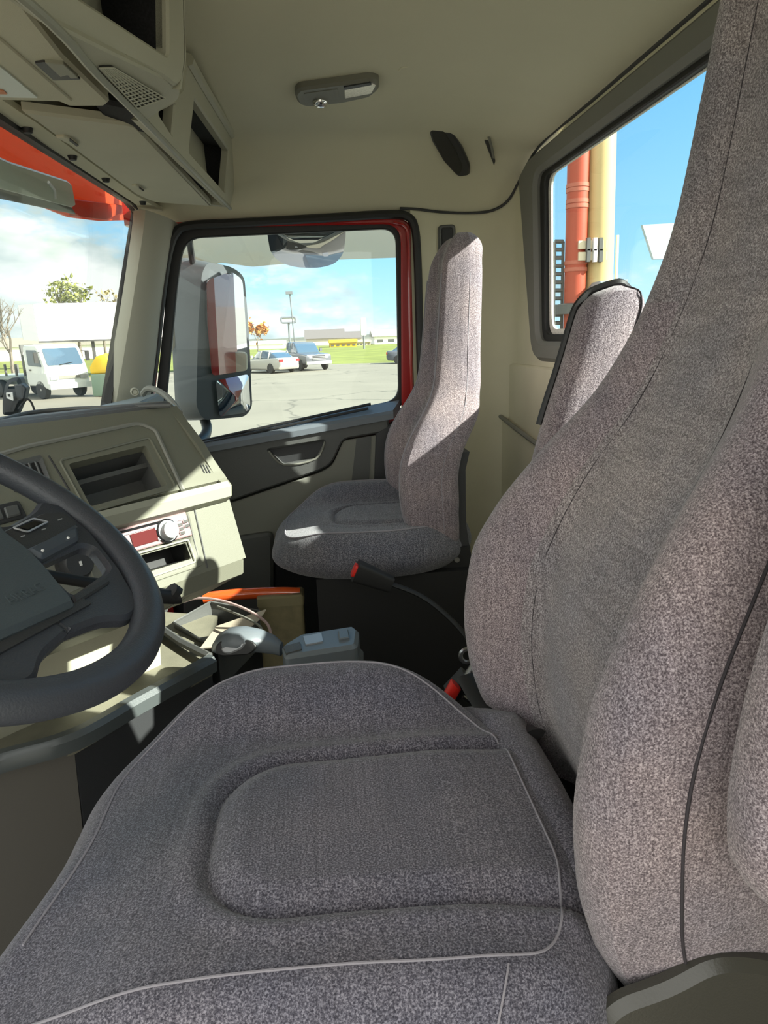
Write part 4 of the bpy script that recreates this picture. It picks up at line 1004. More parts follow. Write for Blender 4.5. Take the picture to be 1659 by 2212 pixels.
tag(obj('cup', MB().lathe([(.028, 0), (.033, .06), (.031, .06), (.026, .004)], Matrix.Translation(P(135, 1470, z=1.53)), 20).get(), M_BLACK), 'small black cup standing on the tray below the steering wheel', 'cup')
tag(plate('sun_patch', rnd(TX([(158, 1432), (186, 1418), (196, 1436), (176, 1452)], z=1.555), .002), Vector((0, 0, 1)), .004, M_WHITE), 'small white plate painting a patch of sunlight beside the black cup', 'light patch')  # sunlit spot on the tray, painted as a white plate

# gear selector
gs = empty('gear_selector', P(690, 1420, z=1.50), 'blue grey gear selector console with a folded lever handle beside the driver cushion', 'gear selector')
M_GS = mat('blue_grey_selector', (.145, .165, .18), .38, bump=.1)
zt_ = 1.625
blk = rnd(TX([(608, 1392), (648, 1368), (764, 1350), (776, 1360), (772, 1394), (615, 1418)], z=zt_), [.01, .01, .01, .008, .015, .012])
plate('selector_body', blk, Vector((0, 0, 1)), .07, M_GS, gs, bev=.008)
plate('selector_base', rnd([p+(p-sum(blk, Vector())/len(blk))*.10+Vector((0, 0, -.045)) for p in blk], .004), Vector((0, 0, 1)), .30, M_DGREY, gs, bev=.01)
plate('selector_label', rnd(TX([(655, 1374), (694, 1367), (698, 1385), (660, 1392)], z=zt_+.003), .003), Vector((0, 0, 1)), .004, M_SILVER, gs)
plate('mode_button', rnd(TX([(730, 1361), (752, 1358), (755, 1376), (732, 1380)], z=zt_+.006), .004), Vector((0, 0, 1)), .008, M_GS, gs, bev=.002)
plate('hinge_plate', rnd(TX([(612, 1396), (648, 1386), (652, 1402), (618, 1411)], z=zt_+.003), .003), Vector((0, 0, 1)), .005, M_DGREY, gs)
hp_ = [(P(608, 1402, z=1.600), .016, .014), (P(590, 1392, z=1.612), .024, .018), (P(560, 1384, z=1.625), .031, .022), (P(525, 1380, z=1.632), .036, .024), (P(495, 1382, z=1.628), .036, .024), (P(474, 1389, z=1.615), .029, .020), (P(462, 1397, z=1.60), .014, .010)]
rings = []
dirh = (hp_[-1][0]-hp_[0][0]); dirh.z = 0; dirh.normalize(); sdh = Vector((dirh.y, -dirh.x, 0))
for c, w_, h_ in hp_: rings.append([c+sdh*w_*math.copysign(abs(math.cos(a))**.8, math.cos(a))+Vector((0, 0, h_*math.sin(a))) for a in [2*PI*k/20 for k in range(20)]])
lev = obj('lever_handle', MB().loft(rings).get(), M_GS, gs)
hside = -sdh if (-sdh).y < 0 else sdh
o2 = P(505, 1398, z=1.615)
pn = (hside*.9+Vector((0, 0, .35))).normalized(); o2 = hp_[4][0]+hside*.034+Vector((0, 0, .006))
plate('lever_button', rnd(TR([(476, 1400), (500, 1388), (532, 1388), (522, 1402), (496, 1413), (480, 1410)], o2, pn), .008), pn, .010, M_SILVER, lev, bev=.003)
plate('lever_grip', rnd(TR([(464, 1398), (478, 1382), (540, 1382), (556, 1396), (540, 1414), (480, 1418), (466, 1412)], o2-pn*.003, pn), .010), pn, .006, M_BLACK, lev, bev=.002)

# olive box on the floor, glossy red bar lying behind its top
b0, b1 = P(556, 1300, y=1.84), P(655, 1300, y=1.84)
bx = empty('storage_box', ((b0.x+b1.x)/2, 1.95, 1.12), 'olive green box on the floor ahead of the passenger seat', 'box')
ov = rnd([Vector((b0.x, 1.84, b0.z)), Vector((b1.x, 1.84, b0.z)), Vector((b1.x, 1.91, b0.z)), Vector((b0.x, 1.91, b0.z))], .012)
plate('box_body', ov, Vector((0, 0, 1)), b0.z-1.122, mat('olive_plastic', (.20, .17, .09), .5, nscale=40, namt=.2), bx, bev=.006)
plate('box_lid', [p+(p-sum(ov, Vector())/len(ov))*.04+Vector((0, 0, .012)) for p in ov], Vector((0, 0, 1)), .03, mat('olive_lid', (.23, .20, .11), .45), bx, bev=.005)
rb_ = [P(440, 1292, y=1.875), P(500, 1285, y=1.875), P(560, 1281, y=1.875), P(610, 1280, y=1.875), P(648, 1281, y=1.875)]
rb_ = [p+Vector((0, 0, .0)) for p in rb_]
tag(tubeo('red_bar', catmull(rb_, 6), .0165, mat('orange_red_gloss', (.70, .10, .02), .15, coat=.6), seg=14), 'glossy orange red bar lying across the olive green box', 'bar')

# dash camera
dcx = P(30, 893, z=2.10); dcm = empty('dash_camera', dcx, 'black dash camera with a small white square emblem standing on the dashboard top', 'dash camera')
yq = dcx.y
def Y(pts, dy=0): return TX(pts, y=yq+dy)
plate('camera_body', rnd(Y([(4, 898), (4, 862), (10, 830), (20, 817), (42, 815), (47, 832), (57, 838), (50, 866), (42, 880), (36, 897)]), .008), Vector((.2, -1, 0)), .05, M_BLACK, dcm, bev=.008)
plate('camera_bracket', rnd(Y([(30, 832), (46, 829), (57, 838), (52, 864), (38, 868)], -.01), .004), Vector((.2, -1, 0)), .03, M_CHAR, dcm, bev=.003)
em = Y([(13, 848), (27, 847), (29, 866), (14, 860)], -.0125)
plate('emblem', rnd(em, .002), Vector((0, -1, 0)), .003, M_WHITE, dcm, holes=[rnd(Y([(16, 852), (22, 851), (23, 858), (17, 857)], -.0125), .001)])
obj('camera_cord', MB().tube(catmull(Y([(40, 884), (50, 870), (58, 863), (66, 867), (73, 882), (75, 893)], -.005), 5), .0025, 6).get(), M_BLACK, dcm)

# ------------------------------------------------------------------ outside the cab
M_ORANGE = mat('orange_red_visor', (.60, .13, .045), .35)
_t = M_ORANGE.node_tree; _b = _t.nodes['Principled BSDF']; _b.inputs['Transmission Weight'].default_value = 0.0
_tl = N(_t, 'ShaderNodeBsdfTranslucent'); _tl.inputs[0].default_value = (.95, .24, .09, 1)
_mx = N(_t, 'ShaderNodeMixShader'); _mx.inputs[0].default_value = .55
_o = [n for n in _t.nodes if n.type == 'OUTPUT_MATERIAL'][0]
_t.links.new(_b.outputs[0], _mx.inputs[1]); _t.links.new(_tl.outputs[0], _mx.inputs[2]); _t.links.new(_mx.outputs[0], _o.inputs[0])
M_ASPH = mat('pale_asphalt', (.185, .172, .132), .9, nscale=.35, namt=.10, bump=.3, bscale=60)
# fine cracks in the asphalt
_t = M_ASPH.node_tree; _b = _t.nodes['Principled BSDF']; _co = N(_t, 'ShaderNodeTexCoord')
_v = N(_t, 'ShaderNodeTexVoronoi', feature='DISTANCE_TO_EDGE'); _v.inputs['Scale'].default_value = .11
_dn = N(_t, 'ShaderNodeTexNoise'); _dn.inputs['Scale'].default_value = .5; _dn.inputs['Detail'].default_value = 4
_ad = N(_t, 'ShaderNodeMix', data_type='RGBA'); _ad.inputs['Factor'].default_value = .04
_t.links.new(_co.outputs['Object'], _dn.inputs['Vector']); _t.links.new(_co.outputs['Object'], _ad.inputs['A']); _ad.blend_type = 'ADD'; _ad.inputs['Factor'].default_value = 3.0; _ad.clamp_factor = False
_t.links.new(_dn.outputs['Color'], _ad.inputs['B']); _t.links.new(_ad.outputs['Result'], _v.inputs['Vector'])
_r = ramp(_t, [(0.0, (.55,)*3), (0.012, (1, 1, 1))]); _t.links.new(_v.outputs['Distance'], _r.inputs[0])
_m = N(_t, 'ShaderNodeMix', data_type='RGBA', blend_type='MULTIPLY'); _m.inputs['Factor'].default_value = 1
_src = _b.inputs['Base Color'].links[0].from_socket
_t.links.new(_src, _m.inputs['A']); _t.links.new(_r.outputs[0], _m.inputs['B']); _t.links.new(_m.outputs['Result'], _b.inputs['Base Color'])
M_GRASS = mat('dry_green_grass', (.155, .18, .028), .95, nscale=.25, namt=.35, bump=.8, bscale=4)
struct(obj('floor_outside', MB().box((-400, -200, -.3), (400, 600, 0)).get(), M_ASPH, smooth=False, recenter=False)).name = 'ground_asphalt'
def gy(px, py): return P(px, py, z=0)
def strip(name, near, far, m, h, label):
    a = [gy(*p) for p in near]; b = [gy(*p) for p in far]
    mb = MB(); mb.loft([[Vector((p.x, p.y, 0)), Vector((p.x, p.y+.6, h)), Vector((q.x, q.y, h)), Vector((q.x, q.y, 0))] for p, q in zip(a, b)])
    o = obj(name, mb.get(), m, smooth=False, recenter=False); return tag(o, label, 'grass', None, 'stuff')
g0 = gy(860, 783); g1 = gy(545, 798); g2 = gy(240, 812)
strip('grass_verge', [(-700, 862), (240, 812), (545, 790), (860, 783), (1500, 760)], [(-700, 808), (240, 766), (545, 752), (860, 742), (1500, 718)], M_GRASS, .010, 'sunlit green grass verge beyond the asphalt lot')

def frame_at(p, hx, hy):
    f = Vector((hx, hy, 0)).normalized(); l = Vector((-f.y, f.x, 0))
    return Matrix(((f.x, l.x, 0, p.x), (f.y, l.y, 0, p.y), (0, 0, 1, 0), (0, 0, 0, 1)))
def sect(M, x, w, z0, z1, r=.12, seg=4, top=None):
    """rounded cross-section at station x"""
    wt = top if top is not None else w
    pts = [Vector((x, -w, z0)), Vector((x, w, z0)), Vector((x, wt, z1)), Vector((x, -wt, z1))]
    return [M @ p for p in rnd(pts, r, seg)]
def wheel_part(M, x, y, r, w, parent, tyre=None, rimm=None):
    s = 1 if y > 0 else -1
    A = M @ Matrix.Translation((x, y, r)) @ Matrix.Rotation(-s*PI/2, 4, 'X')
    t = obj('wheel', MB().lathe([(r*.6, -w/2), (r*.94, -w/2), (r, -w*.3), (r, w*.3), (r*.94, w/2), (r*.62, w/2)], A, 24).get(), tyre or M_BLACK, parent)
    obj('wheel_rim', MB().lathe([(r*.62, w*.30), (r*.60, w*.45), (r*.30, w*.30), (r*.14, w*.50), (0, w*.5)], A, 24).get(), rimm or M_SILVER, t)
def car(name, p, head, L_, Wd, Hh, paint, label, cat, kind='sedan', group=None):
    M = frame_at(p, *head); root = empty(name, Vector((p.x, p.y, 0)), label, cat, group)
    hw = Wd/2; gc = .20 if kind == 'sedan' else .38
    if kind == 'sedan':
        st_ = [(-L_/2, .80, .42, .90), (-L_/2+.12, .92, .26, 1.00), (-L_*.30, 1, gc, .98), (0, 1, gc, .93), (L_*.22, 1, gc, .90), (L_*.40, .94, gc, .80), (L_/2-.08, .84, .28, .68), (L_/2, .74, .36, .60)]
        gh = [(-L_*.40, .66, .96, 1.0), (-L_*.24, .72, .95, Hh-.07), (-L_*.05, .74, .95, Hh), (L_*.07, .74, .93, Hh-.03), (L_*.23, .68, .90, .93)]
        wr = .33; wx = (-L_*.29, L_*.31)
    else:
        st_ = [(-L_/2, .94, .60, 1.20), (-L_/2+.06, .98, .50, 1.24), (-L_*.10, 1, gc+.1, 1.24), (L_*.10, 1, gc+.1, 1.22), (L_*.20, 1, gc+.1, 1.20), (L_*.42, .98, gc+.05, 1.14), (L_/2-.03, .94, .42, 1.08), (L_/2, .90, .50, 1.00)]
        gh = [(-L_*.13, .78, 1.2, Hh-.12), (-L_*.10, .80, 1.2, Hh), (L_*.06, .80, 1.2, Hh), (L_*.10, .79, 1.2, Hh-.04), (L_*.21, .76, 1.18, 1.24)]
        wr = .41; wx = (-L_*.30, L_*.32)
    mb = MB(); mb.loft([sect(M, x, hw*w, z0, z1, .14) for x, w, z0, z1 in st_]); obj('body', mb.get(), paint, root)
    mb = MB(); mb.loft([sect(M, x, hw*.92, z0, max(z1, z0+.02), .08, top=hw*w) for x, w, z0, z1 in gh]); obj('window_glass', mb.get(), mat('dark_car_glass', (.06, .10, .14), .08, coat=.5), root)
    mb = MB(); tops = [g for g in gh if g[3] > Hh-.15]
    mb.loft([[M @ Vector((x, -hw*w*.99, z1-.015)), M @ Vector((x, hw*w*.99, z1-.015)), M @ Vector((x, hw*w*.9, z1+.025)), M @ Vector((x, -hw*w*.9, z1+.025))] for x, w, z0, z1 in tops]); obj('roof', mb.get(), paint, root)
    for s in (1, -1):
        x_, w_, za, zb_ = gh[2]
        for xp in (gh[1][0], gh[2][0]*.5+gh[3][0]*.5-.2):
            q = MB(); q.tube([M @ Vector((xp, s*hw*.93, za)), M @ Vector((xp, s*hw*(w_+.01), zb_))], .05, 6); obj('door_pillar', q.get(), paint, root)
        for x in wx: wheel_part(M, x, s*(hw-.08), wr, .22, root)
        obj('headlight', MB().box((L_/2-.16, s*hw*.55-.16, .62 if kind == 'sedan' else .86), (L_/2+.01, s*hw*.55+.16, .74 if kind == 'sedan' else 1.02), M).get(), M_WHITE, root, smooth=False)
        obj('tail_light', MB().box((-L_/2-.01, s*hw*.72-.14, .74), (-L_/2+.14, s*hw*.72+.14, .90), M).get(), mat('red_lens', (.45, .02, .02), .2), root, smooth=False)
        obj('side_mirror', MB().box((gh[-2][0]+.25, s*(hw+.10)-.09, 1.0 if kind == 'sedan' else 1.25), (gh[-2][0]+.36, s*(hw+.10)+.09, 1.16 if kind == 'sedan' else 1.47), M).get(), paint, root, smooth=False)
    zz = (.42, .60) if kind == 'sedan' else (.68, 1.02)
    obj('grille', MB().box((L_/2-.06, -hw*.5, zz[0]), (L_/2+.015, hw*.5, zz[1]), M).get(), M_BLACK, root, smooth=False)
    if kind != 'sedan':
        for k in range(3): obj('grille_bar', MB().box((L_/2, -hw*.5, .72+.1*k), (L_/2+.03, hw*.5, .76+.1*k), M).get(), M_CHROME, root, smooth=False)
        obj('bumper', MB().box((L_/2-.05, -hw*.95, .44), (L_/2+.08, hw*.95, .64), M).get(), M_CHROME, root, smooth=False)
    else:
        obj('licence_plate', MB().box((-L_/2-.02, -.16, .60), (-L_/2+.02, .16, .70), M).get(), M_WHITE, root, smooth=False)
    return root
M_SILVERP = mat('silver_paint', (.40, .385, .34), .3, .2, coat=.4)
M_DARKP = mat('dark_blue_grey_paint', (.10, .11, .13), .25, .3, coat=.5)
M_PICK = mat('grey_silver_paint', (.15, .155, .17), .28, .4, coat=.5)
M_GREYP = mat('mid_grey_paint', (.22, .21, .20), .3, .2, coat=.4)
c1 = gy(588, 806); car('silver_sedan', c1+Vector((-.2, 1.2, 0)), (-.62, .78), 4.6, 1.82, 1.46, M_SILVERP, 'pale silver sedan seen from behind, parked left of the pickup truck', 'car')
c2 = gy(690, 800); car('pickup_truck', c2+Vector((-1.2, 2.2, 0)), (.42, -.90), 5.7, 2.0, 1.92, M_PICK, 'dark grey pickup truck with a chrome grille facing the lot', 'pickup truck', 'pickup')
c3 = gy(868, 786); car('dark_hatchback', c3+Vector((1.1, 1.2, 0)), (.98, -.12), 4.3, 1.8, 1.5, M_DARKP, 'dark car half hidden by the door frame, standing against the grass verge', 'car')
car('parked_grey_car', Vector((.9, 4.5, 0)), (-1, .05), 4.5, 1.8, 1.42, M_GREYP, 'grey car parked close alongside, seen only in the round look-down mirror', 'car')

# white cab-over work truck with a stake bed
it = gy(128, 862); hx = (.77, -.64); M = frame_at(it+Vector((-.9, 1.6, 0)), *hx)
wt = empty('white_work_truck', M.translation, 'white cab-over work truck with an open stake bed parked across the lot', 'truck')
M_WT = mat('white_truck_paint', (.62, .66, .63), .35, coat=.3)
st_ = [(0.0, 1.0, .62, 2.22), (.06, 1.0, .55, 2.30), (.95, 1.0, .55, 2.32), (1.12, 1.0, .50, 2.20), (1.50, 1.0, .42, 1.40), (1.60, .98, .42, 1.10), (1.64, .95, .45, .62)]
mb = MB(); mb.loft([sect(M, x, w*.98, z0, z1, .10) for x, w, z0, z1 in st_]); obj('cab_body', mb.get(), M_WT, wt)
wsn = (M.to_3x3() @ Vector((.80, 0, .38))).normalized()
ws = [M @ Vector(p) for p in ((1.50, -.84, 1.42), (1.50, .84, 1.42), (1.16, .80, 2.13), (1.16, -.80, 2.13))]
plate('windshield', [p+wsn*.03 for p in rnd(ws, .08)], wsn, .03, mat('dark_car_glass', (0, 0, 0)), wt)
for s in (1, -1):
    sn = (M.to_3x3() @ Vector((0, s, 0)))
    plate('side_window', [p for p in rnd([M @ Vector((x, s*1.0, z)) for x, z in ((.25, 1.45), (1.30, 1.38), (1.02, 2.08), (.25, 2.10))], .06)], sn, .03, mat('dark_car_glass', (0, 0, 0)), wt)
    obj('door_handle', MB().box((.28, s*1.0-.02, 1.22), (.42, s*1.0+.02, 1.28), M).get(), M_BLACK, wt, smooth=False)
    obj('headlight', MB().box((1.58, s*.70-.18, .82), (1.68, s*.70+.18, .98), M).get(), M_SILVER, wt, smooth=False)
    obj('side_mirror', MB().box((1.30, s*1.20-.09, 1.55), (1.36, s*1.20+.09, 2.0), M).get(), M_BLACK, wt, smooth=False)
    obj('mirror_arm', MB().tube([M @ Vector((1.28, s*.98, 2.0)), M @ Vector((1.33, s*1.2, 1.95))], .02, 6).get(), M_BLACK, wt)
    wheel_part(M, .95, s*.86, .40, .24, wt, rimm=M_WHITE); wheel_part(M, -2.6, s*.86, .40, .3, wt, rimm=M_WHITE)
obj('grille', MB().box((1.60, -.52, .84), (1.675, .52, .97), M).get(), M_GREY, wt, smooth=False)
obj('bumper', MB().box((1.56, -.97, .42), (1.74, .97, .66), M).get(), M_WT, wt, smooth=False)
obj('wiper', MB().tube([M @ Vector((1.545, -.3, 1.44)), M @ Vector((1.49, .35, 1.52))], .015, 5).get(), M_BLACK, wt)
obj('bed_deck', MB().box((-4.6, -1.05, .82), (-.35, 1.05, .98), M).box((-4.5, -.35, .55), (0, .35, .80), M).get(), mat('bed_grey_green', (.25, .30, .27), .7), wt, smooth=False)
obj('engine_box', MB().box((-.45, -.75, .6), (-.04, .75, 1.35), M).get(), M_DGREY, wt, smooth=False)
for x in (-4.4, -3.5, -2.6, -1.7, -.8):
    for s in (1, -1): obj('stake_post', MB().box((x-.04, s*1.0-.04, .98), (x+.04, s*1.0+.04, 1.42 if x < -2 else 1.5), M).get(), M_DGREY, wt, smooth=False)
for s in (1, -1): obj('rack_post', MB().box((-.60, s*.75-.04, .98), (-.52, s*.75+.04, 2.30), M).get(), M_DGREY, wt, smooth=False)
obj('rack_top', MB().box((-.62, -.8, 2.02), (-.50, .8, 2.34), M).get(), M_DGREY, wt, smooth=False)
# white semi trailer
TY = 52.0; tl_ = P(84, 737, y=TY); tl2 = P(84, 656, y=TY)
Mt = frame_at(Vector((tl_.x, tl_.y, 0)), 1, .10); zb0, zt0 = tl_.z, tl2.z
tw = empty('semi_trailer', Mt.translation, 'long white semi trailer parked behind the white work truck', 'trailer')
obj('trailer_box', MB().box((0, 0, zb0), (12.5, 2.6, zt0), Mt).get(), mat('trailer_white', (.88, .88, .86), .4), tw, smooth=False)
for a, b in (((-.02, -.03, zb0-.12), (12.5, .02, zb0)), ):
    obj('lower_rail', MB().box(a, b, Mt).get(), M_DGREY, tw, smooth=False)
plate('end_door', [Mt @ Vector(p) for p in ((-.03, -.02, zb0), (-.85, -.55, zb0+.1), (-.85, -.55, zt0-.1), (-.03, -.02, zt0))], Vector((.55, -.85, 0)), .06, mat('trailer_end_grey', (.16, .18, .18), .5), tw)
obj('landing_gear', MB().box((3.4, .3, .1), (3.6, .5, zb0), Mt).get(), M_DGREY, tw, smooth=False)
for x in (9.6, 10.8): wheel_part(Mt, x, .2, .5, .3, tw)
for x0, z0, w, h in ((1.2, .35, .5, .12), (4.6, .35, 1.4, .14), (6.3, .32, .3, .12), (9.0, 2.05, .8, .16), (2.4, .36, .2, .1)):
    obj('side_marking', MB().box((x0, -.012, zb0+z0), (x0+w, 0, zb0+z0+h), Mt).get(), mat('faded_marking', (.45, .46, .40), .6), tw, smooth=False)
# green bin with a yellow cover
gb_ = gy(222, 858); Mg = frame_at(gb_+Vector((.2, .6, 0)), .9, -.3)
gbn = empty('green_bin', Mg.translation, 'green utility bin with a bright yellow cover beside the work truck', 'bin')
obj('bin_body', MB().loft([sect(Mg, x, .5, .02, 1.0, .06) for x in (-.55, -.5, .5, .55)]).get(), mat('dull_green', (.13, .20, .15), .7), gbn)
obj('yellow_cover', MB().loft([sect(Mg, -.55, .48, 1.0, 1.35, .1), sect(Mg, -.2, .52, 1.0, 1.75, .15), sect(Mg, .2, .52, 1.0, 1.85, .2), sect(Mg, .62, .5, 1.0, 1.25, .08)]).get(), mat('bright_yellow', (.75, .50, .02), .6), gbn)

# signs, pole, buildings beyond the verge
M_POLE = mat('pole_grey', (.14, .15, .165), .5)
def pole_sign(name, px, pw, y0p, y1p, dist, label, board, base_py=None, frame=True):
    a, b = P(px-pw/2, y1p, y=dist), P(px+pw/2, y0p, y=dist); c = (a.x+b.x)/2
    r = empty(name, (c, dist, 0), label, 'sign')
    obj('post', MB().tube([(c, dist+.1, .012), (c, dist+.1, a.z+.1)], .16, 8).get(), M_POLE, r)
    nrm = Vector((0, -1, 0)); q = rnd([Vector((a.x, dist, a.z)), Vector((b.x, dist, a.z)), Vector((b.x, dist, b.z)), Vector((a.x, dist, b.z))], .3)
    plate('sign_board', q, nrm, .5, board, r, bev=.05)
    if frame: obj('sign_frame', MB().tube(q, .16, 6, closed=True).get(), mat('sign_frame_grey', (.16, .17, .20), .5), r)
    return r
pole_sign('blank_sign', 623, 30, 685, 697, 110, 'white oblong roadside sign on a pole above the pickup truck', M_WHITE)
pole_sign('roadside_sign', 785, 11, 686, 726, 120, 'tall narrow grey sign on a pole above the yellow building', mat('grey_sign_face', (.35, .38, .36), .6), frame=False)
lp_ = P(626, 633, y=95); lpo = empty('lamp_post', (lp_.x, 95, 0), 'thin parking lot lamp post rising behind the oblong sign', 'lamp post')
obj('post', MB().tube([(lp_.x+.3, 95, .012), (lp_.x, 95, lp_.z)], .09, 8).get(), M_POLE, lpo)
obj('lamp_head', MB().box((lp_.x-.55, 94.7, lp_.z-.15), (lp_.x+.35, 95.3, lp_.z+.2)).get(), M_POLE, lpo, smooth=False)
def house(name, px0, px1, py_top, dist, wallm, roofm, label, py_eave, wins=0, depth=10, flat=False):
    a, b = P(px0, py_top, y=dist), P(px1, py_top, y=dist); e = P((px0+px1)/2, py_eave, y=dist).z
    r = empty(name, ((a.x+b.x)/2, dist, 0), label, 'building')
    obj('wall', MB().box((a.x, dist, .012), (b.x, dist+depth, e)).get(), wallm, r, smooth=False)
    if flat: obj('roof', MB().box((a.x-.2, dist-.3, e), (b.x+.2, dist+depth, a.z)).get(), roofm, r, smooth=False)
    else: obj('roof', MB().loft([[Vector((x, dist-.5, e)), Vector((x, dist+depth/2, a.z)), Vector((x, dist+depth, e))] for x in (a.x-.5, b.x+.5)]).get(), roofm, r, smooth=False)
    for k in range(wins):
        x = a.x+(b.x-a.x)*(k+.5)/wins; w = (b.x-a.x)/wins*.28
        obj('window', MB().box((x-w, dist-.05, e*.25), (x+w, dist+.1, e*.62)).get(), M_DGREY, r, smooth=False)
    return r
M_YB = mat('yellow_wall', (.52, .33, .02), .7); M_RF = mat('grey_brown_roof', (.13, .115, .105), .8); M_CRM = mat('cream_wall', (.50, .45, .33), .8)
house('yellow_building', 712, 770, 734, 150, M_YB, mat('yellow_roof', (.48, .31, .03), .7), 'long low yellow building beyond the grass verge', 740, 5, flat=True)
house('cream_building', 768, 800, 735, 162, M_CRM, M_CRM, 'low cream building joined to the end of the yellow one', 739, 4, flat=True)
house('dark_roofed_house', 660, 742, 712, 200, M_CRM, M_RF, 'wide house with a grey brown roof behind the yellow building', 731, 0, 14)
house('dark_roofed_house', 735, 780, 716, 215, M_CRM, M_RF, 'small house with a dark roof behind the yellow and cream buildings', 730, 0, 12)
house('white_house', 808, 880, 712, 175, M_WHITE, mat('pale_roof', (.36, .34, .31), .8), 'white house at the far right of the passenger window view', 726, 3, 12)
house('white_building', 520, 612, 738, 160, M_WHITE, M_WHITE, 'low white building behind the silver sedan', 744, 0, flat=True)
house('long_white_building', -120, 300, 735, 120, M_WHITE, mat('pale_roof', (0, 0, 0)), 'long low pale building far behind the semi trailer', 748, 0, flat=True)
struct(obj('hills', MB().loft([[Vector((x, 520, 0)), Vector((x, 560, 2.6+2.2*noise.noise(Vector((x*.012, 3, 0)))+1.6*noise.noise(Vector((x*.05, 7, 0))))), Vector((x, 590, 0))] for x in range(-420, 421, 12)]).get(), mat('far_trees', (.10, .105, .075), .9, nscale=.05, namt=.4), recenter=False))

# trees
def branch(mb, p, d, l, r, depth, rs, spread=.6):
    e = p + d*l; mid = p.lerp(e, .5)+Vector((rs.uniform(-.05, .05), rs.uniform(-.05, .05), 0))*l
    mb.tube([p, mid, e], [r, r*.85, r*.65], 5)
    tips.append(e)
    if depth <= 0: return
    for k in range(3 if depth > 1 else 4):
        v = Vector((rs.uniform(-1, 1), rs.uniform(-1, 1), rs.uniform(-.1, .9)))*spread + d
        branch(mb, p.lerp(e, rs.uniform(.55, 1)), v.normalized(), l*rs.uniform(.55, .8), r*.55, depth-1, rs, spread)
M_BARK = mat('grey_bark', (.16, .14, .11), .9, nscale=6, namt=.3)
def tree(name, px, dist, h, label, leafm=None, seed=1, spread=.6, leaf=.8, n=160):
    global tips
    rs = random.Random(seed); x = P(px, 740, y=dist).x; tips = []
    r = empty(name, (x, dist, 0), label, 'tree'); mb = MB()
    branch(mb, Vector((x, dist, .012)), Vector((0, 0, 1)), h*.38, h*.022, 4, rs, spread)
    obj('branches', mb.get(), M_BARK, r)
    if leafm:
        mb = MB()
        for k in range(n):
            c = rs.choice(tips)+Vector((rs.gauss(0, .3), rs.gauss(0, .3), rs.gauss(0, .3))); s = leaf*rs.uniform(.5, 1.2)
            R_ = Matrix.Rotation(rs.uniform(0, 6), 3, Vector((rs.random(), rs.random(), rs.random()+.1)).normalized())
            mb.add([c+R_ @ Vector(v)*s for v in ((-.5, 0, 0), (0, -.3, .15), (.5, 0, 0), (0, .3, .15))], [(0, 1, 2, 3)])
        tag(obj('foliage', mb.get(), leafm, r, smooth=False), kind='stuff')
    return r
tree('bare_tree', 20, 40, 5.6, 'bare leafless tree at the left edge of the windshield view', None, 3, .8)
tree('autumn_tree', 556, 130, 5.4, 'small orange autumn tree behind the silver sedan', mat('orange_leaves', (.50, .22, .06), .9), 5, .6, .9, 420)
tree('green_tree', 172, 75, 9.4, 'green tree top showing above the semi trailer', mat('olive_leaves', (.20, .22, .06), .9), 8, .55, .55, 420)
tree('brown_tree', 225, 90, 9.2, 'thin brown tree top showing above the far end of the trailer', mat('brown_leaves', (.32, .26, .12), .9), 12, .8, .6, 120)

# big twin pylon seen through the back window
D_ = 12.0
def at(px, py): return P(px, py, y=D_)
py_ = empty('sign_pylon', (at(1270, 700).x, D_, 0), 'tall red and cream twin post pylon with bolted clamps and ladder strips', 'pylon')
def post(name, pa, pb, m, r):
    a, b = at(*pa), at(*pb); d = (a-b).normalized(); return obj(name, MB().tube([b+d*((0-b.z)/d.z), b, a, a+d*5], r, 24).get(), m, py_)
wd_ = (at(1272, 420)-at(1226, 420)).length/2; wc_ = (at(1326, 420)-at(1268, 420)).length/2
rp0 = post('red_post', (1250, 350), (1240, 700), mat('orange_red_post', (.40, .06, .024), .5), wd_)
cp0 = post('cream_post', (1299, 350), (1292, 700), mat('cream_post', (.55, .42, .19), .5), wc_)
for yy in (402, 412, 436, 447, 568, 583):
    a = at(1250-(yy-350)*.028, yy); obj('post_band', MB().lathe([(wd_*1.0, -.03), (wd_*1.05, -.03), (wd_*1.05, .03), (wd_*1.0, .03)], Matrix.Translation(a), 24).get(), mat('pale_red_band', (.45, .12, .07), .5), rp0)
for yy in (532, 556):
    a, b = at(1240, yy), at(1300, yy)
    obj('clamp', MB().box((a.x, D_-wd_*1.25, a.z-.07), (b.x, D_-wd_*.9, a.z+.06)).get(), mat('clamp_cream', (.70, .60, .42), .5), py_, smooth=False)
    for px in (1258, 1272, 1284):
        c = at(px, yy); obj('clamp_bolt', MB().box((c.x-.03, D_-wd_*1.6, c.z-.10), (c.x+.03, D_-wd_*1.2, c.z+.10)).get(), M_DGREY if px != 1272 else M_WHITE, py_, smooth=False)
for (xa, xb, y0, y1, n) in ((1203, 1221, 520, 715, 11), (1311, 1326, 512, 640, 7)):
    mb = MB()
    for px in (xa, xb):
        a, b = at(px, y0), at(px-4, y1); mb.tube([a+Vector((0, .1, 0)), b+Vector((0, .1, 0))], .028, 6)
    for k in range(n+1):
        yy = y0+(y1-y0)*k/n; a, b = at(xa-4*k/n, yy), at(xb-4*k/n, yy); mb.tube([a+Vector((0, .1, 0)), b+Vector((0, .1, 0))], .034, 6)
    obj('ladder_strip', mb.get(), M_DGREY, py_)
a, b = at(1334, 508), at(1330, 640); obj('conduit', MB().tube([a, b], .028, 6).get(), mat('pale_conduit', (.60, .64, .60), .5), py_)
q = [at(1272, 612), at(1330, 608), at(1330, 680), at(1258, 680), at(1258, 640)]
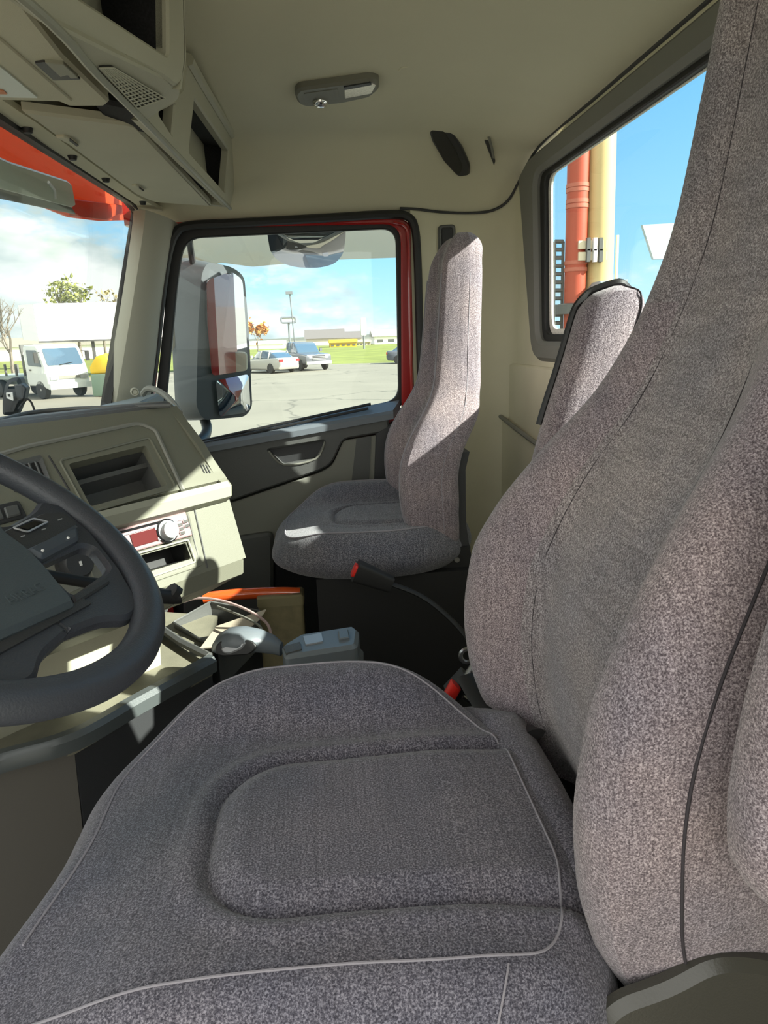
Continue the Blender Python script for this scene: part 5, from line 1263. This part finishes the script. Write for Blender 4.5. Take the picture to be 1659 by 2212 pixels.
plate('junction_box', [p+Vector((0, -.5, 0)) for p in q], Vector((0, -1, 0)), .4, mat('grey_steel_box', (.26, .30, .31), .4), py_, bev=.02)
obj('base_flange', MB().lathe([(wd_*1.6, -.08), (wd_*1.6, .08), (wd_, .1)], Matrix.Translation(at(1236, 668)), 20).get(), M_DGREY, py_)
ws_ = [P(1388, 486, y=16), P(1440, 480, y=16), P(1440, 560, y=16), P(1412, 560, y=16)]
wsg = empty('white_panel', (ws_[1].x, 16, 0), 'corner of a pale white panel beside the driver seat edge', 'sign')  # pale panel with a slanted edge, on a post
plate('sign_board', ws_[:1]+[p+Vector((.8, 0, 0)) for p in ws_[1:3]]+ws_[3:], Vector((0, -1, 0)), .1, mat('pale_panel_white', (.42, .52, .54), .5), wsg)
obj('post', MB().tube([(ws_[1].x+.4, 16.2, 0), (ws_[1].x+.4, 16.2, ws_[1].z)], .08, 8).get(), M_POLE, wsg)

# ------------------------------------------------------------------ on the outside of the truck
VP0 = Vector((-.66, 2.4, 2.66)); VN = Vector((1, 0, -.25)).normalized()
ev = empty('exterior_visor', (-.70, 1.8, 2.55), 'translucent orange red sun visor outside along the top of the windshield', 'exterior visor')
plate('visor_panel', rnd(drv(TR([(-120, 196), (0, 262), (288, 436), (298, 462), (286, 476), (215, 478), (150, 470), (-120, 396)], VP0, VN), [0, 7], 1.1), .006), VN, .012, M_ORANGE, ev, bev=.002)
plate('visor_lip', [p+VN*.010 for p in rnd(TR([(146, 428), (285, 446), (222, 474), (150, 466)], VP0, VN), .006)], VN, .010, M_ORANGE, ev, bev=.002)
ml = empty('marker_light', TR([(60, 400)], VP0, VN)[0], 'grey marker light housing fixed under the exterior visor', 'marker light')
plate('light_housing', [p+VN*.022 for p in rnd(TR([(-120, 290), (0, 344), (128, 386), (138, 394), (147, 440), (138, 446), (-120, 380)], VP0, VN), .008)], VN, .02, mat('grey_green_lens', (.62, .67, .58), .3), ml, bev=.004)
plate('light_base', [p+VN*.020 for p in rnd(TR([(-120, 376), (0, 398), (138, 440), (148, 460), (-120, 404)], VP0, VN), .004)], VN, .02, M_GREY, ml, bev=.003)
obj('light_rib', MB().tube([p+VN*.024 for p in TR([(82, 388), (96, 405), (98, 424)], VP0, VN)], .004, 6).get(), M_WHITE, ml)
# door mirror on its arm
ym = 2.80
dm = empty('door_mirror', P(440, 905, y=ym), 'tall grey door mirror with a flat glass over a convex one, outside the passenger window', 'mirror')
fo_ = TX([(448, 566), (500, 576), (528, 596), (538, 720), (545, 880), (530, 900), (440, 908), (424, 880), (428, 700), (436, 590)], y=ym)
mnv = Vector((.66, -.75, -.03)).normalized(); mo_ = P(485, 720, y=ym)
fo_ = TR([proj_px(p) for p in fo_], mo_, mnv)
bo_ = TX([(400, 545), (450, 548), (470, 560), (470, 700), (470, 890), (462, 905), (425, 912), (408, 880), (402, 760), (392, 600)], y=ym-.02)
bo_ = [p+Vector((-.06, .04, 0)) for p in bo_]
mb = MB(); mb.loft([rnd(fo_, .03), [p.lerp(q, .5)+Vector((-.02, .0, 0)) for p, q in zip(rnd(fo_, .03), rnd(bo_, .03))], rnd(bo_, .03)])
obj('mirror_housing', mb.get(), mat('mirror_housing_grey', (.075, .085, .09), .4), dm)
up_g = rnd(TR([(446, 606), (500, 586), (524, 604), (532, 720), (536, 800), (458, 812), (448, 700)], mo_+mnv*.012, mnv), .02)
plate('mirror_glass', up_g, mnv, .006, M_MIRROR, dm)
lo_g = rnd(TR([(466, 822), (537, 808), (541, 878), (530, 892), (474, 900)], mo_+mnv*.012, mnv), .015)
cen = sum(lo_g, Vector())/len(lo_g); mb = MB(); rr_ = []
for k in range(7):
    t = 1-k/6; rr_.append([cen+(p-cen)*max(t, .01)+mnv*.014*(1-t*t) for p in lo_g])
obj('convex_glass', mb.loft(rr_).get(), M_MIRROR, dm)
obj('mirror_arm', MB().tube(catmull([P(440, 900, y=ym), P(447, 925, y=ym-.04), P(440, 945, y=ym-.15), P(418, 962, y=2.56)], 5), .020, 10).get(), M_CHAR, dm)
obj('mirror_arm', MB().tube(catmull([P(420, 590, y=ym), P(412, 540, y=ym-.06), P(408, 505, y=2.58)], 5), .012, 8).get(), M_CHAR, dm)
# round look-down mirror above the window
yl = 2.60; lm = empty('look_down_mirror', P(662, 500, y=yl), 'rounded convex look-down mirror hung outside over the passenger window', 'mirror')
cen = P(662, 520, y=yl); lmn = Vector((-.06, -.50, -.865)).normalized()
half = rnd(TR([(577, 490), (578, 510), (584, 545), (604, 567), (640, 578), (690, 579), (724, 570), (742, 548), (747, 510), (746, 488)], cen, lmn), .03)
tilt_ = lambda p: p
mb = MB(); rr_ = []
for k in range(8):
    t = 1-k/7; rr_.append([cen+(p-cen)*max(t, .01)+lmn*.022*(1-t*t) for p in half])
obj('mirror_glass', mb.loft(rr_).get(), M_MIRROR, lm)
obj('mirror_back', MB().loft([[p-lmn*.002 for p in half], [cen+(p-cen)*.92-lmn*.03 for p in half], [cen+(p-cen)*.4-lmn*.06 for p in half]]).get(), M_CHAR, lm)
obj('bracket', MB().box((cen.x-.03, yl-.08, cen.z+.03), (cen.x+.03, yl+.06, cen.z+.14)).get(), M_CHAR, lm, smooth=False)
# clear tinted rain deflector along the top of the glass
df = plate('rain_deflector', rnd(TX([(392, 488), (870, 470), (866, 556), (700, 562), (545, 576), (470, 566), (415, 600), (400, 700), (372, 760), (384, 600)], y=2.80), [.0, 0, .0, 0, .01, .03, .03, .02, .0, .02]), ND, .004, M_ACRY)
tag(df, 'tinted clear acrylic rain deflector along the top of the passenger window', 'rain deflector')

# the truck's own bed behind the cab
tb = empty('truck_bed', (3.5, 1.25, .6), 'dark truck bed behind the cab, seen only in the door mirror', 'truck bed')
obj('bed_side', MB().box((1.40, 2.30, 1.0), (6.0, 2.40, 2.10)).get(), M_CHAR, tb, smooth=False)
obj('bed_side', MB().box((1.40, .10, 1.0), (6.0, .20, 2.10)).get(), M_CHAR, tb, smooth=False)
obj('bed_floor', MB().box((1.40, .10, .9), (6.0, 2.40, 1.0)).get(), M_CHAR, tb, smooth=False)
obj('bed_frame', MB().box((1.0, .75, .55), (6.0, 1.75, .9)).get(), M_BLACK, tb, smooth=False)
for x_ in (2.6, 3.9):
    for y_ in (.35, 2.15): wheel_part(Matrix.Translation((0, 1.25, 0)), x_, y_-1.25, .5, .3, tb)
